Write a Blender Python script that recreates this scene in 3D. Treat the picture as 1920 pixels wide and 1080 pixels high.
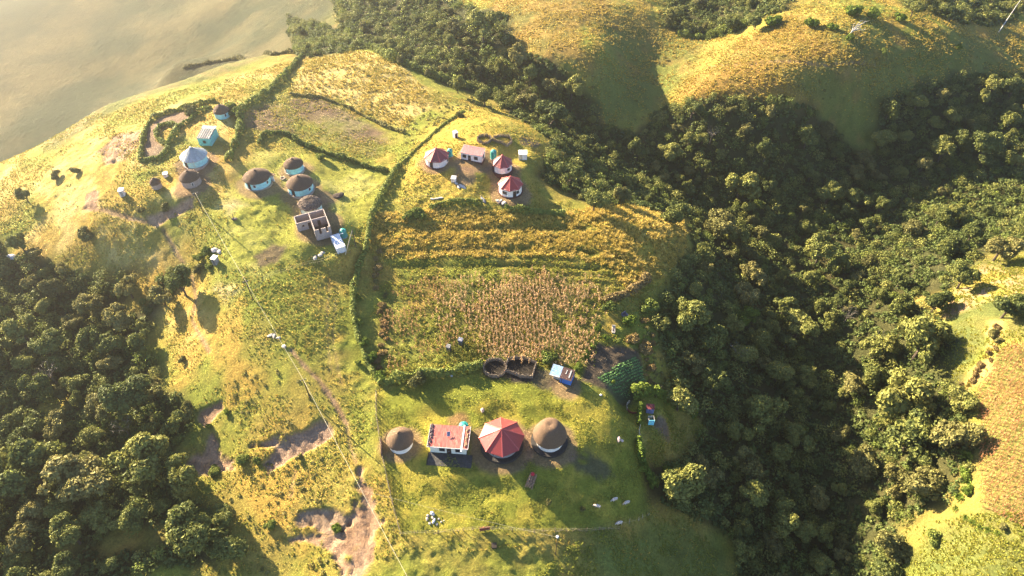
import bpy, math, random
import numpy as np
from mathutils import Vector, Matrix

# ------------------------------------------------------------------ scene, camera, sky, sun, exposure
for o in list(bpy.data.objects):
    bpy.data.objects.remove(o, do_unlink=True)
scene = bpy.context.scene
COL = scene.collection
random.seed(7)
R = math.radians

CAM_H = 130.0
PITCH = R(46.0)                  # below the horizon
FPX = 1280.0                     # focal length in pixels of the 1920 wide photograph (24 mm on 36 mm)
cam_data = bpy.data.cameras.new('camera')
cam_data.lens = 24.0
cam_data.sensor_width = 36.0
cam_data.clip_start = 0.5
cam_data.clip_end = 6000.0
cam = bpy.data.objects.new('camera', cam_data)
cam.location = (0.0, 0.0, CAM_H)
cam.rotation_euler = (R(90.0) - PITCH, 0.0, 0.0)
COL.objects.link(cam)
scene.camera = cam

SUN_EL = R(22.0)
SUN_AZ = math.atan2(-0.755, 0.655)      # direction towards the sun: left and away
to_sun = Vector((-0.755 * math.cos(SUN_EL), 0.655 * math.cos(SUN_EL), math.sin(SUN_EL))).normalized()
world = bpy.data.worlds.new('World')
scene.world = world
world.use_nodes = True
wn = world.node_tree.nodes
sky = wn.new('ShaderNodeTexSky')
sky.sky_type = 'NISHITA'
sky.sun_disc = False
sky.air_density = 0.5
sky.dust_density = 0.1
sky.ozone_density = 1.0
sky.sun_elevation = SUN_EL
sky.sun_rotation = math.atan2(to_sun.x, to_sun.y)
bg = wn['Background']
bg.inputs['Strength'].default_value = 0.08
world.node_tree.links.new(sky.outputs['Color'], bg.inputs['Color'])
sun_data = bpy.data.lights.new('sun', 'SUN')
sun_data.energy = 5.0
sun_data.angle = R(0.5)
sun_data.color = (1.0, 0.82, 0.57)
sun = bpy.data.objects.new('sun', sun_data)
sun.rotation_euler = to_sun.to_track_quat('Z', 'Y').to_euler()
sun.location = (-200, 200, 300)
COL.objects.link(sun)

scene.view_settings.view_transform = 'Standard'
scene.view_settings.look = 'None'
scene.view_settings.gamma = 1.0
scene.view_settings.use_curve_mapping = False
scene.view_settings.exposure = 2.82
scene.cycles.use_denoising = True
scene.cycles.denoiser = 'OPENIMAGEDENOISE'
scene.cycles.denoising_prefilter = 'NONE'
scene.cycles.denoising_input_passes = 'RGB_ALBEDO_NORMAL'
scene.cycles.use_adaptive_sampling = False
scene.cycles.max_bounces = 6
scene.cycles.diffuse_bounces = 2
scene.cycles.transmission_bounces = 3
scene.cycles.transparent_max_bounces = 4
scene.cycles.volume_bounces = 0
scene.cycles.sample_clamp_indirect = 6.0
HAZE_DENSITY = 0.00050
HAZE_G = 0.90

# ------------------------------------------------------------------ numpy noise
_rng = np.random.RandomState(11)
_TAB = _rng.rand(256, 256)


def vnoise(x, y):
    xi = np.floor(x).astype(np.int64); yi = np.floor(y).astype(np.int64)
    fx = x - xi; fy = y - yi
    fx = fx * fx * (3 - 2 * fx); fy = fy * fy * (3 - 2 * fy)
    a = _TAB[xi % 256, yi % 256]; b = _TAB[(xi + 1) % 256, yi % 256]
    c = _TAB[xi % 256, (yi + 1) % 256]; d = _TAB[(xi + 1) % 256, (yi + 1) % 256]
    return (a * (1 - fx) + b * fx) * (1 - fy) + (c * (1 - fx) + d * fx) * fy


def fbm(x, y, wl, octs=4, gain=0.5, seed=0):
    """-1..1 noise of base wavelength wl metres"""
    v = np.zeros(np.shape(x)); amp = 1.0; tot = 0.0; f = 1.0 / wl
    for k in range(octs):
        c, s = math.cos(0.6 * k + seed), math.sin(0.6 * k + seed)
        v = v + amp * vnoise((x * c - y * s) * f + 17.3 * k + seed * 7.7, (x * s + y * c) * f + 5.1 * k + seed * 3.1)
        tot += amp; amp *= gain; f *= 2.03
    return 2 * v / tot - 1


def sstep(a, b, x):
    t = np.clip((x - a) / (b - a), 0, 1)
    return t * t * (3 - 2 * t)


# ------------------------------------------------------------------ photograph pixel -> ray
CP, SP = math.cos(PITCH), math.sin(PITCH)


def rays(P):
    P = np.asarray(P, float).reshape(-1, 2)
    u = (P[:, 0] - 960) / FPX; v = (540 - P[:, 1]) / FPX
    return np.stack([u, CP + v * SP, -SP + v * CP], 1)      # unit depth along the view axis


def on_plane(px, py, z):
    d = rays([(px, py)])[0]
    t = (z - CAM_H) / d[2]
    return d[0] * t, d[1] * t


# ------------------------------------------------------------------ terrain heights: spot heights over the landscape
SPOT = [
    # homestead yard
    (750,830,0),(900,830,0),(1030,830,-.5),(1000,760,1),(800,760,1),(1100,760,0),(900,960,-2),(760,960,-2.2),(1130,840,-2),(1165,835,-3.2),(1194,830,-4.8),(1204,800,-4.8),(1194,765,-3.2),(1150,925,-6),(1180,920,-8),
    (1200,970,-11),(1000,1060,-5),(800,1070,-4.5),(1300,1000,-20),(1350,1070,-24),(1290,880,-16),(1224,795,-8.5),(1250,790,-12),(1290,800,-15.5),(1240,850,-13),(1225,870,-10.5),(1100,1050,-7),(1200,1060,-12),(1090,950,-3.5),
    # middle field
    (720,690,1),(950,660,1.5),(1120,640,1),(700,520,4.5),(900,540,4.5),(1100,540,3),(1240,560,-1),(700,420,8.5),(900,430,8),(1100,430,6),(1250,430,1),
    (1190,680,-1.5),(1250,700,-6),(900,480,5.8),(760,470,6.4),(1060,480,4.6),
    # middle hamlet on its knoll
    (820,300,12),(890,290,12.6),(950,330,11.2),(980,290,10.2),(860,250,12),(950,230,9),(1010,330,7),(1040,270,3),(760,320,9.5),(900,380,9.2),(800,380,9.5),(1000,390,7),
    # turquoise huts
    (485,345,13),(560,340,12),(590,400,11),(640,450,8.5),(500,430,11),(400,420,11.5),(440,500,9),(690,330,9),(650,380,9),(540,480,8.5),(620,480,7.5),
    # far hamlet
    (368,300,15),(418,215,14.5),(300,340,13.5),(380,250,15),(280,250,14),(200,300,12),(230,370,11),(100,400,5),(60,330,5),(150,265,8.5),(180,430,7),(290,420,9.5),
    # rim of the plateau
    (0,330,1),(100,278,5),(200,215,8),(300,180,10),(420,150,9),(560,112,7),
    # valley behind the rim and the slope that rises beyond
    (0,255,-76),(100,200,-76),(230,150,-72),(400,100,-56),(520,72,-28),(0,140,-82),(200,60,-74),(0,30,-84),(400,10,-54),(600,40,-12),(550,0,-28),
    # field behind the huts
    (600,220,10.5),(700,270,9),(640,140,9),(760,180,7.5),(800,230,8),(720,110,5),(850,185,4),(720,90,0),(860,145,0),(650,100,5),
    # slope on the left of the yard
    (350,480,5),(300,560,-1.5),(330,650,-3),(420,650,2.5),(540,600,6),(560,720,2.5),(640,640,3.2),(450,740,-1),(650,800,0),(400,830,-6.5),(540,870,-4.5),
    (640,950,-4.2),(600,1050,-8),(450,960,-7),(420,1060,-9.5),(520,1000,-7.5),(690,900,-1.5),(720,1050,-4),
    (200,560,-5),(100,520,-3),(0,470,-1),(100,650,-7),(250,700,-6),(200,850,-8.5),(50,800,-9.5),(300,960,-8.5),(100,1000,-11),(250,1070,-10),(0,1070,-13),(0,600,-5),
    # ravine floor
    (960,160,-3.0),(1060,230,-7.8),(1180,290,-12.6),(1300,335,-16.8),(1430,410,-21.0),(1510,520,-24.0),(1550,640,-25.2),(1540,760,-25.8),(1560,900,-27.0),(1580,1060,-29.4),
    # its near side
    (1100,330,-3.6),(1200,380,-6.0),(1300,480,-9.0),(1300,600,-8.4),(1330,720,-13.5),(1380,820,-19),(1420,940,-22),(1450,1060,-26),
    # its far side
    (1650,520,-18.0),(1640,680,-20.4),(1700,800,-17.4),(1680,950,-19.8),(1750,600,-10.2),(1800,560,-5.4),(1870,520,-1.8),(1910,620,3.0),(1860,700,-1.8),(1900,800,1.0),(1845,860,-3.0),
    (1910,950,0.0),(1800,960,-7.2),(1850,1050,-4.8),(1740,1050,-13.2),(1900,1070,-3.0),(1920,480,-2.4),
    # far hills
    (1240,200,-6),(1230,180,-4.5),(1270,110,0),(1330,70,-2),(1320,165,4),(1420,120,9),(1500,70,12),(1590,90,12),(1500,160,7),(1600,160,6),(1700,90,9.5),(1800,100,5.5),
    (1880,60,1),(1700,180,-.5),(1560,230,-6),(1640,260,-10),(1800,200,-5),(1900,180,-6),(1900,280,-10),(1750,300,-13),(1850,380,-13),(1700,420,-17),(1600,380,-19),
    (1080,60,10),(1000,40,10),(1000,110,6),(1130,90,10),(1210,60,4),(1180,140,-1.5),(950,20,8),(1150,10,9),(1290,10,0),
    (800,60,0),(700,40,-4),(640,60,-5),(850,10,2),(1450,15,11),(1600,20,15),(1800,10,5),(1920,0,-2),
]
_pts = np.array([on_plane(*s) for s in SPOT]); _zs = np.array([s[2] for s in SPOT], float)
# far surroundings outside the view
_far = np.array([(-330, 150, -45), (-330, 20, -30), (-150, 0, -20), (0, 0, -14), (130, 0, -30), (330, 40, 10), (330, 200, -10), (330, 400, 10),
                 (0, 430, 30), (150, 450, 15), (-150, 520, -60), (-420, 560, -98), (-330, 300, -86), (-700, 900, -60), (0, 900, 90), (600, 800, 60), (-700, 200, -130),
                 (700, 200, 20), (-600, -300, -60), (600, -300, 0), (0, -300, -50)], float)
_pts = np.vstack([_pts, _far[:, :2]]); _zs = np.concatenate([_zs, _far[:, 2]])
_rim = [((-150,395),-4),((0,325),1),((100,278),5),((200,215),8),((300,180),10),((420,145),8),((520,118),6)]
for (_p, _z) in _rim:                      # steep drop just outside the rim
    _x, _y = on_plane(*_p, _z)
    for _d, _h in ((14, -4), (50, -48), (110, -72)):
        _f = 1.0 if _p[0] < 400 else .6
        _pts = np.vstack([_pts, [(_x - .60 * _d, _y + .80 * _d)]]); _zs = np.append(_zs, _z + _h * _f)
_C2 = 9.0 ** 2
_A = np.sqrt(((_pts[:, None] - _pts[None]) ** 2).sum(-1) + _C2)
_zm = _zs.mean()
_W = np.linalg.solve(_A - 1.2 * np.eye(len(_zs)), _zs - _zm)


def z_smooth(x, y):
    sh = np.shape(x); x = np.ravel(x); y = np.ravel(y)
    out = np.empty(len(x))
    for i in range(0, len(x), 40000):
        d2 = (x[i:i + 40000, None] - _pts[:, 0]) ** 2 + (y[i:i + 40000, None] - _pts[:, 1]) ** 2 + _C2
        out[i:i + 40000] = np.sqrt(d2) @ _W + _zm
    return out.reshape(sh)


# grid lines: fine where the camera looks, coarse to the horizon
def lines(lo, hi, step, far_lo, far_hi):
    mid = np.arange(lo, hi + 1e-6, step)
    def ext(a, b):
        r = [a]; s = step
        while abs(r[-1] - b) > s * 1.5 and len(r) < 200:
            s *= 1.22
            r.append(r[-1] + (s if b > a else -s))
        r.append(b) if abs(r[-1] - b) > 1 else None
        return r[1:]
    return np.array(ext(lo, far_lo)[::-1] + list(mid) + ext(hi, far_hi))


GX = lines(-400, 262, 0.52, -2500, 2500)
_ys = [38.0]
while _ys[-1] < 520: _ys.append(_ys[-1] + 0.30 + 0.0017 * (_ys[-1] - 38))
_head = lines(38, 39, 0.4, -1500, 5000); _head = _head[_head < 37.7]
_tail = [_ys[-1]]; _s = 0.8
while _tail[-1] < 3500: _s *= 1.2; _tail.append(_tail[-1] + _s)
GY = np.concatenate([_head, _ys, _tail[1:]])
XX, YY = np.meshgrid(GX, GY)           # [row y, col x]

# smooth base on a 2 m lattice, interpolated up
_cx = np.arange(-300, 301, 2.0); _cy = np.arange(0, 461, 2.0)
_cz = z_smooth(*np.meshgrid(_cx, _cy))


def bilin(gx, gy, Z, x, y):
    x = np.asarray(x, float); y = np.asarray(y, float)
    ix = np.clip(np.searchsorted(gx, x) - 1, 0, len(gx) - 2); iy = np.clip(np.searchsorted(gy, y) - 1, 0, len(gy) - 2)
    fx = np.clip((x - gx[ix]) / (gx[ix + 1] - gx[ix]), 0, 1); fy = np.clip((y - gy[iy]) / (gy[iy + 1] - gy[iy]), 0, 1)
    return (Z[iy, ix] * (1 - fx) + Z[iy, ix + 1] * fx) * (1 - fy) + (Z[iy + 1, ix] * (1 - fx) + Z[iy + 1, ix + 1] * fx) * fy


_in = (XX > -300) & (XX < 300) & (YY > 0) & (YY < 460)
Z0 = np.empty(XX.shape)
Z0[_in] = bilin(_cx, _cy, _cz, XX[_in], YY[_in])
Z0[~_in] = z_smooth(XX[~_in], YY[~_in])
_fr = np.hypot(XX, YY - 180)
Z0 = np.where(_fr > 700, Z0 * np.clip(1 - (_fr - 700) / 1500, 0.15, 1), Z0)
# keep the land under the haze ceiling
Z0 = np.minimum(Z0, 126)
ZG = Z0.copy()


def ground_z(x, y):
    return bilin(GX, GY, ZG, x, y)


def hit(P, h=0.0):
    """photograph pixels -> points on the land (raised by h): array of x, y, z(ground), depth"""
    D = rays(P); n = len(D)
    h = np.broadcast_to(np.asarray(h, float), (n,))
    t = np.full(n, 60.0); done = np.zeros(n, bool)
    lo = t.copy(); hi = np.full(n, 900.0)
    for k in range(840):
        live = ~done
        if not live.any(): break
        p = D * t[:, None]; zz = CAM_H + p[:, 2]
        below = zz < ground_z(p[:, 0], p[:, 1]) + h
        hi = np.where(live & below, t, hi); done |= below
        lo = np.where(~done, t, lo); t = np.where(~done, t + 1.0, t)
    for k in range(18):
        m = (lo + hi) / 2; p = D * m[:, None]
        below = CAM_H + p[:, 2] < ground_z(p[:, 0], p[:, 1]) + h
        hi = np.where(below, m, hi); lo = np.where(below, lo, m)
    p = D * hi[:, None]
    return np.stack([p[:, 0], p[:, 1], ground_z(p[:, 0], p[:, 1]), hi], 1)


def at(px, py, h=0.0):
    r = hit([(px, py)], h)[0]
    return Vector((r[0], r[1], r[2])), r[3]


def project(x, y, z):
    """world -> photograph pixel (used only to test what a zone contains)"""
    zc = (np.asarray(y) * CP - (np.asarray(z) - CAM_H) * SP)
    u = np.asarray(x) / zc; v = (np.asarray(y) * SP + (np.asarray(z) - CAM_H) * CP) / zc
    return 960 + FPX * u, 540 - FPX * v


def world_poly(P):
    return hit(P)[:, :2]


def poly_sd(poly, x, y):
    """signed distance (inside positive) of points to a world polygon"""
    x = np.ravel(x); y = np.ravel(y)
    best = np.full(len(x), 1e9); ins = np.zeros(len(x), bool)
    n = len(poly)
    for i in range(n):
        ax, ay = poly[i]; bx, by = poly[(i + 1) % n]
        dx, dy = bx - ax, by - ay; L = dx * dx + dy * dy + 1e-9
        t = np.clip(((x - ax) * dx + (y - ay) * dy) / L, 0, 1)
        best = np.minimum(best, (x - ax - t * dx) ** 2 + (y - ay - t * dy) ** 2)
        c = (ay > y) != (by > y)
        ins ^= c & (x < (bx - ax) * (y - ay) / (by - ay + 1e-12) + ax)
    d = np.sqrt(best)
    return np.where(ins, d, -d)


def line_d(pts, x, y):
    x = np.ravel(x); y = np.ravel(y); best = np.full(len(x), 1e9)
    for (ax, ay), (bx, by) in zip(pts[:-1], pts[1:]):
        dx, dy = bx - ax, by - ay; L = dx * dx + dy * dy + 1e-9
        t = np.clip(((x - ax) * dx + (y - ay) * dy) / L, 0, 1)
        best = np.minimum(best, (x - ax - t * dx) ** 2 + (y - ay - t * dy) ** 2)
    return np.sqrt(best)


def zone(P, soft=1.0, rough=1.0, wl=5.0, seed=1, pix=True):
    """0..1 coverage of a polygon over the terrain grid, with an irregular edge"""
    poly = world_poly(P) if pix else np.asarray(P)
    m = np.zeros(XX.shape)
    pad = soft + rough + 2
    i0, i1 = np.searchsorted(GY, [poly[:, 1].min() - pad, poly[:, 1].max() + pad])
    j0, j1 = np.searchsorted(GX, [poly[:, 0].min() - pad, poly[:, 0].max() + pad])
    xs, ys = XX[i0:i1, j0:j1], YY[i0:i1, j0:j1]
    sd = poly_sd(poly, xs, ys).reshape(xs.shape) + rough * fbm(xs, ys, wl, 3, .6, seed)
    m[i0:i1, j0:j1] = sstep(-soft, soft, sd)
    return m


def strip(P, width, soft=0.5, rough=0.4, wl=3.0, seed=1):
    pts = hit(P)[:, :2]
    m = np.zeros(XX.shape); pad = width + soft + rough + 2
    i0, i1 = np.searchsorted(GY, [pts[:, 1].min() - pad, pts[:, 1].max() + pad])
    j0, j1 = np.searchsorted(GX, [pts[:, 0].min() - pad, pts[:, 0].max() + pad])
    xs, ys = XX[i0:i1, j0:j1], YY[i0:i1, j0:j1]
    d = line_d(pts, xs, ys).reshape(xs.shape) + rough * fbm(xs, ys, wl, 3, .6, seed)
    m[i0:i1, j0:j1] = 1 - sstep(width - soft, width + soft, d)
    return m

# ------------------------------------------------------------------ land cover zones (outlines read off the land, kept as world polygons)
FOREST_RAVINE = [(905,110),(960,95),(1050,130),(1110,190),(1130,235),(1190,250),(1235,200),(1300,190),(1400,185),(1520,205),(1570,250),(1640,300),
    (1645,215),(1700,170),(1800,140),(1960,140),(2080,260),(2060,460),(1830,480),(1780,545),(1700,560),(1760,600),(1790,640),(1740,690),(1830,745),(1800,800),(1830,870),(1790,950),
    (1690,990),(1700,1160),(1420,1160),(1370,1000),(1290,960),(1220,930),(1210,885),(1290,860),(1320,800),(1280,760),(1240,650),(1225,600),(1260,520),
    (1300,470),(1290,410),(1150,385),(1080,370),(1010,330),(1040,280),(1000,240),(940,200)]
FOREST_SLOPE = [(-60,440),(60,470),(130,510),(200,520),(280,510),(350,485),(355,520),(290,590),(280,640),(300,720),(365,760),(360,800),(330,830),(340,900),(345,930),
    (420,970),(430,1020),(400,1050),(240,1080),(220,1120),(-120,1120)]
FOREST_TOP = [(540,30),(640,60),(620,-20),(800,-20),(950,30),(960,80),(900,110),(960,170),(940,190),(840,160),(740,110),(690,90),(640,100),(560,110),(540,60)]
SHRUB_TOP = [(1240,45),(1330,75),(1400,50),(1480,15),(1500,-20),(1260,-20)]
SHRUB_TOP_FAR = [(1690,-20),(1940,-20),(1900,40),(1850,50),(1790,40),(1700,15)]
GRASS_GOLD_BACK = [(560,130),(600,108),(680,95),(740,120),(800,165),(805,195),(760,240),(730,235),(640,190),(540,175)]
GRASS_RANK = [(700,400),(800,395),(930,395),(1060,400),(1150,385),(1280,410),(1290,470),(1250,520),(1190,560),(1140,500),(1040,480),(950,485),(860,480),(740,490),(690,470)]
HILL_GOLD = [(1250,200),(1270,160),(1340,120),(1380,80),(1480,30),(1560,50),(1590,90),(1680,120),(1620,130),(1500,120),(1440,135),(1500,165),(1530,190),(1400,200),(1300,205)]
HILL_MID = [(870,40),(930,0),(1130,-10),(1150,20),(1100,40),(1090,90),(1130,130),(1110,150),(1030,110),(940,90)]
MAIZE_MAIN = [(870,540),(900,525),(1000,515),(1110,530),(1130,560),(1125,610),(1115,650),(1100,685),(1040,690),(950,675),(905,670),(900,640),(840,620),(820,590),(840,560)]
MAIZE_THIN = [(720,560),(800,520),(880,530),(840,560),(830,600),(880,640),(850,650),(800,670),(760,690),(730,700),(715,660),(715,600)]
MAIZE_FAR = [(2060,640),(1880,650),(1850,690),(1825,740),(1835,800),(1830,860),(1835,920),(1840,970),(1925,1000),(2060,1010)]
CABBAGE = [(1120,708),(1190,665),(1205,690),(1208,722),(1185,742),(1150,735)]
GARDEN = [(1102,660),(1115,645),(1160,648),(1200,655),(1208,690),(1212,735),(1180,748),(1120,730),(1090,715)]
PLOUGHED = [(458,212),(520,180),(600,186),(690,225),(735,265),(700,292),(600,262),(520,245),(462,240)]
YARD = [(708,735),(790,712),(900,705),(1000,715),(1100,735),(1195,760),(1198,840),(1215,930),(1215,965),(1100,998),(850,997),(752,1003),(722,880)]
YARD_TURQ = [(400,400),(440,330),(480,290),(560,275),(640,300),(700,330),(690,400),(660,470),(560,480),(480,520),(420,480)]
KRAAL_BARE = [(270,262),(275,240),(300,222),(345,207),(370,212),(352,228),(310,240),(298,250),(296,265),(316,280),(300,295),(270,302)]
SOIL_CREVICE = [(665,868),(680,870),(690,900),(700,930),(712,975),(705,1020),(690,1085),(655,1085),(640,1060),(600,1025),(545,1012),(560,1002),(605,1003),(640,988),(664,962),(668,920)]
SCAR = [(555,962),(620,950),(668,960),(660,985),(600,997),(560,987)]
GULLY_A = [(468,838),(520,822),(560,812),(600,790),(622,800),(620,822),(590,845),(550,860),(505,880),(480,872),(535,832)]
GULLY_B = [(345,875),(372,845),(395,822),(415,845),(440,880),(400,888),(362,890)]
GULLY_C = [(372,765),(412,755),(418,775),(385,797),(370,790)]
ROCK_PALE = [(185,285),(215,255),(250,245),(258,262),(235,300),(195,312)]
DIRT_D = [(148,365),(165,350),(182,360),(180,388),(160,392)]
DIRT_E = [(275,405),(330,388),(366,372),(362,390),(310,412),(293,427)]
ASH = [(1068,850),(1100,842),(1140,868),(1150,890),(1120,900),(1080,885)]
BARE_TURQ = [(478,480),(510,458),(545,462),(520,488),(485,502)]
BARE_MID = [(973,260),(990,255),(1014,272),(1005,276),(978,272)]
BARE_EAST = [(1790,540),(1850,500),(1920,520),(1930,560),(1860,560),(1800,580),(1770,610),(1760,590)]
PALE_A = [(405,385),(440,370),(455,385),(430,400)]
PALE_B = [(405,540),(440,530),(450,550),(420,565)]
BANK_DRY = [(1790,730),(1830,690),(1860,640),(1850,600),(1880,600),(1870,660),(1850,700),(1800,745)]
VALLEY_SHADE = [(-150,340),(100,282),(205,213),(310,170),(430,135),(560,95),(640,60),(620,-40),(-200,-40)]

# micro relief first
_hills = sstep(215, 260, YY) * sstep(20, 70, XX)
rel = .8 * _hills * fbm(XX, YY, 48, 2, .5, 8) + (0.35 + 1.1 * _hills) * fbm(XX, YY, 22, 3, .5, 3) + (0.13 + .22 * _hills) * fbm(XX, YY, 5, 3, .55, 4)
_near = sstep(560, 260, _fr)
ZG = Z0 + rel * _near

gold = np.zeros(XX.shape)
Mz = {}
def mz(k, P, **kw): Mz[k] = zone(P, **kw); return Mz[k]
def gap(x, y): return fbm(x, y, 17, 2, .5, 55)
_gm = sstep(-.62, -.42, gap(XX, YY))
forest = np.maximum.reduce([zone(FOREST_RAVINE, 2.5, 3, 9, 2) * 1.0, zone(FOREST_SLOPE, 2.5, 3, 9, 3) * _gm, zone(FOREST_TOP, 3, 3, 9, 4), zone(SHRUB_TOP, 3, 3, 9, 5), zone(SHRUB_TOP_FAR, 3, 3, 9, 6)])
_isl = sstep(-.55, -.25, fbm(XX, YY, 3.4, 3, .6, 66))
crevice = zone(SOIL_CREVICE, .35, 1.7, 3.2, 7) * np.maximum(_isl, .0); scar = zone(SCAR, .35, 1.6, 3, 8)
gul_a = zone(GULLY_A, .35, 1.8, 3.2, 9) * _isl; gul_b = zone(GULLY_B, .35, 1.7, 3, 10) * _isl; gul_c = zone(GULLY_C, .35, 1.5, 3, 11) * _isl
rank = zone(GRASS_RANK, 2, 2.5, 6, 12); goldback = zone(GRASS_GOLD_BACK, 2, 3, 7, 13)
garden = zone(GARDEN, .8, .8, 3, 14); cabbage = zone(CABBAGE, .6, .5, 3, 15)
maize = np.maximum.reduce([zone(MAIZE_MAIN, 1.5, 1.5, 5, 16), .5 * zone(MAIZE_THIN, 1.5, 1.5, 5, 17), zone(MAIZE_FAR, 1.5, 1, 5, 18)])
plough = zone(PLOUGHED, 2, 3, 7, 19); yard = zone(YARD, 1.0, .6, 4, 20); yard_t = zone(YARD_TURQ, 3, 3, 9, 21)
kraal_m = zone(KRAAL_BARE, 1, 1, 4, 22); rockp = zone(ROCK_PALE, .8, 3.2, 4, 23); dirt_d = zone(DIRT_D, .8, 3.0, 4, 24); dirt_e = zone(DIRT_E, .6, 1, 4, 25)
ash = zone(ASH, .8, 1.2, 3, 26); bare_t = zone(BARE_TURQ, .8, 1.3, 4, 27); bare_m = zone(BARE_MID, .8, 1.3, 4, 28); bare_e = zone(BARE_EAST, 1.5, 3.5, 6, 29)
pale = np.maximum(zone(PALE_A, 2, 2, 4, 30), zone(PALE_B, 2, 2, 4, 31)); bank = zone(BANK_DRY, 1, 1.5, 4, 32)
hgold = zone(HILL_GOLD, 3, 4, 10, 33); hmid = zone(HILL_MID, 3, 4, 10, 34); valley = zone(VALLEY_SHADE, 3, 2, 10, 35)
track = strip([(545,655),(570,685),(600,715),(630,760),(650,795)], .55, .25, .35, 3, 36)
track = np.maximum(track, .9 * strip([(305,430),(335,480),(358,510),(368,560),(360,600),(392,660)], .45, .25, .3, 3, 37))
track = np.maximum(track, .9 * strip([(160,390),(200,395),(250,410),(290,418)], .7, .3, .3, 3, 38))
track = np.maximum(track, .6 * strip([(650,795),(655,830),(668,868)], .5, .3, .3, 3, 39))
track = np.maximum(track, .6 * strip([(555,880),(548,910),(545,930)], .45, .3, .3, 3, 40))
track = np.maximum(track, .7 * strip([(1330,125),(1400,122),(1480,115),(1560,122),(1640,124)], .6, .4, .3, 4, 41))
ruts = .5 * np.maximum(strip([(618,520),(612,600),(620,700)], .3, .2, .2, 3, 42), strip([(630,560),(624,640),(640,720)], .3, .2, .2, 3, 43))
furrow = zone([(735,475),(1180,470),(1190,560),(730,560)], 4, 3, 8, 44)
terrace = np.zeros(XX.shape)
for k, (P, w) in enumerate([([(700,430),(800,425),(880,432),(1000,428),(1090,430)], 1.2), ([(720,470),(840,470),(960,466),(1080,470),(1180,490)], .9), ([(730,500),(860,500),(1000,498),(1120,505)], .6)]):
    terrace = np.maximum(terrace, strip(P, w, .8, 1.2, 6, 50 + k))
# carve the erosion: gullies drop below the turf with sharp lips
ridged = 1 - np.abs(fbm(XX * 1.3 + YY * .15, YY * .6, 2.6, 3, .55, 61))
carve = .7 * crevice + .8 * scar + 1.0 * gul_a + .8 * gul_b + .6 * gul_c + .3 * track + .5 * rockp + .5 * dirt_e + .12 * ruts
ZG = ZG - carve + .9 * (crevice + scar + gul_a + gul_b + rockp) * (ridged - .6)
ZG = ZG + .6 * rank * np.clip(fbm(XX, YY * 2.0, 3.2, 2, .5, 62), 0, 1) - .5 * terrace
ZG = ZG - .15 * garden * (np.sin((XX * .8 + YY * .6) * 2 * math.pi / 1.1) * .4 + .5) + .10 * plough * np.sin((XX * .4 + YY * .92) * 2 * math.pi / 1.6)
ZG = ZG + .10 * furrow * np.sin(YY * 2 * math.pi / 2.4)
# tussocks everywhere on the open grass
tuss = np.clip(fbm(XX, YY, 1.7, 2, .6, 63), -.2, 1) * (1 - yard * .6) * (1 - forest) * (1 - crevice) * (1 - gul_a) * (1 - kraal_m)
ZG = ZG + tuss * .38 * _near * np.clip(.7 + .8 * fbm(XX, YY, 18, 2, .5, 64), .15, 1.4)

# ------------------------------------------------------------------ land colours: a base colour per kind of ground, with some shade painted in
n1 = fbm(XX, YY, 30, 4, .55, 70); n2 = fbm(XX, YY, 7, 4, .6, 71); n3 = fbm(XX, YY, 1.8, 3, .6, 72); n4 = fbm(XX, YY, 13, 3, .6, 73)
def C(r, g, b): return np.array([r, g, b])
def mix(a, b, m): return a * (1 - m[..., None]) + b * m[..., None]
GREEN = C(.175, .195, .030); YELLOW = C(.26, .205, .046); GOLD = C(.35, .225, .048); STRAW = C(.47, .36, .13); OLIVE = C(.10, .105, .024)
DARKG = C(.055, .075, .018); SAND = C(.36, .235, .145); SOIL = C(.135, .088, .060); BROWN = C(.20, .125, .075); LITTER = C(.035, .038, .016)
alb = np.broadcast_to(YELLOW, XX.shape + (3,)).copy()
alb = mix(alb, GREEN, sstep(-.4, .3, n1 + .5 * n2))
alb = mix(alb, GOLD, .8 * sstep(.05, .5, n4 + .4 * n2))
alb = mix(alb, OLIVE, .65 * sstep(.1, .6, n3 + .5 * n2 - .1))
left = zone([(-100,330),(205,215),(420,150),(560,110),(470,210),(430,320),(360,400),(420,560),(360,700),(300,640),(280,500),(0,470)], 6, 6, 14, 74)
alb = mix(alb, mix(np.broadcast_to(GOLD, alb.shape), STRAW, sstep(-.3, .4, n2)), .75 * left * sstep(-.55, .25, n4 + .3 * n3))
alb = mix(alb, mix(np.broadcast_to(C(.27, .27, .045), alb.shape), C(.36, .33, .09), sstep(-.2, .5, n2)), .85 * yard_t)
alb = mix(alb, mix(np.broadcast_to(C(.165, .185, .024), alb.shape), C(.27, .225, .034), sstep(-.3, .4, n2 + .4 * n1 + .3 * n3)), .9 * yard)
knoll = zone([(720,390),(760,320),(800,240),(850,205),(950,205),(1010,240),(1040,280),(1000,330),(1010,380),(920,390)], 3, 3, 8, 75)
alb = mix(alb, mix(np.broadcast_to(C(.36, .25, .045), alb.shape), C(.22, .20, .035), sstep(-.2, .5, n2 + .3 * n1)), .85 * knoll)
alb = mix(alb, mix(np.broadcast_to(STRAW, alb.shape), C(.30, .21, .05), sstep(-.2, .5, n2)), .9 * goldback)
alb = mix(alb, mix(np.broadcast_to(C(.33, .26, .045), alb.shape), C(.13, .13, .03), sstep(-.1, .5, n3 + .6 * n2)), .9 * rank)
alb = mix(alb, C(.115, .12, .025), .55 * terrace + .25 * furrow)
alb = mix(alb, C(.12, .115, .035), .7 * maize)
alb = mix(alb, mix(np.broadcast_to(C(.24, .145, .036), alb.shape), C(.15, .12, .03), sstep(-.1, .6, n2)), .9 * hgold)
alb = mix(alb, mix(np.broadcast_to(C(.24, .155, .042), alb.shape), C(.12, .105, .03), sstep(-.2, .4, n2)), .85 * hmid)
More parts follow.
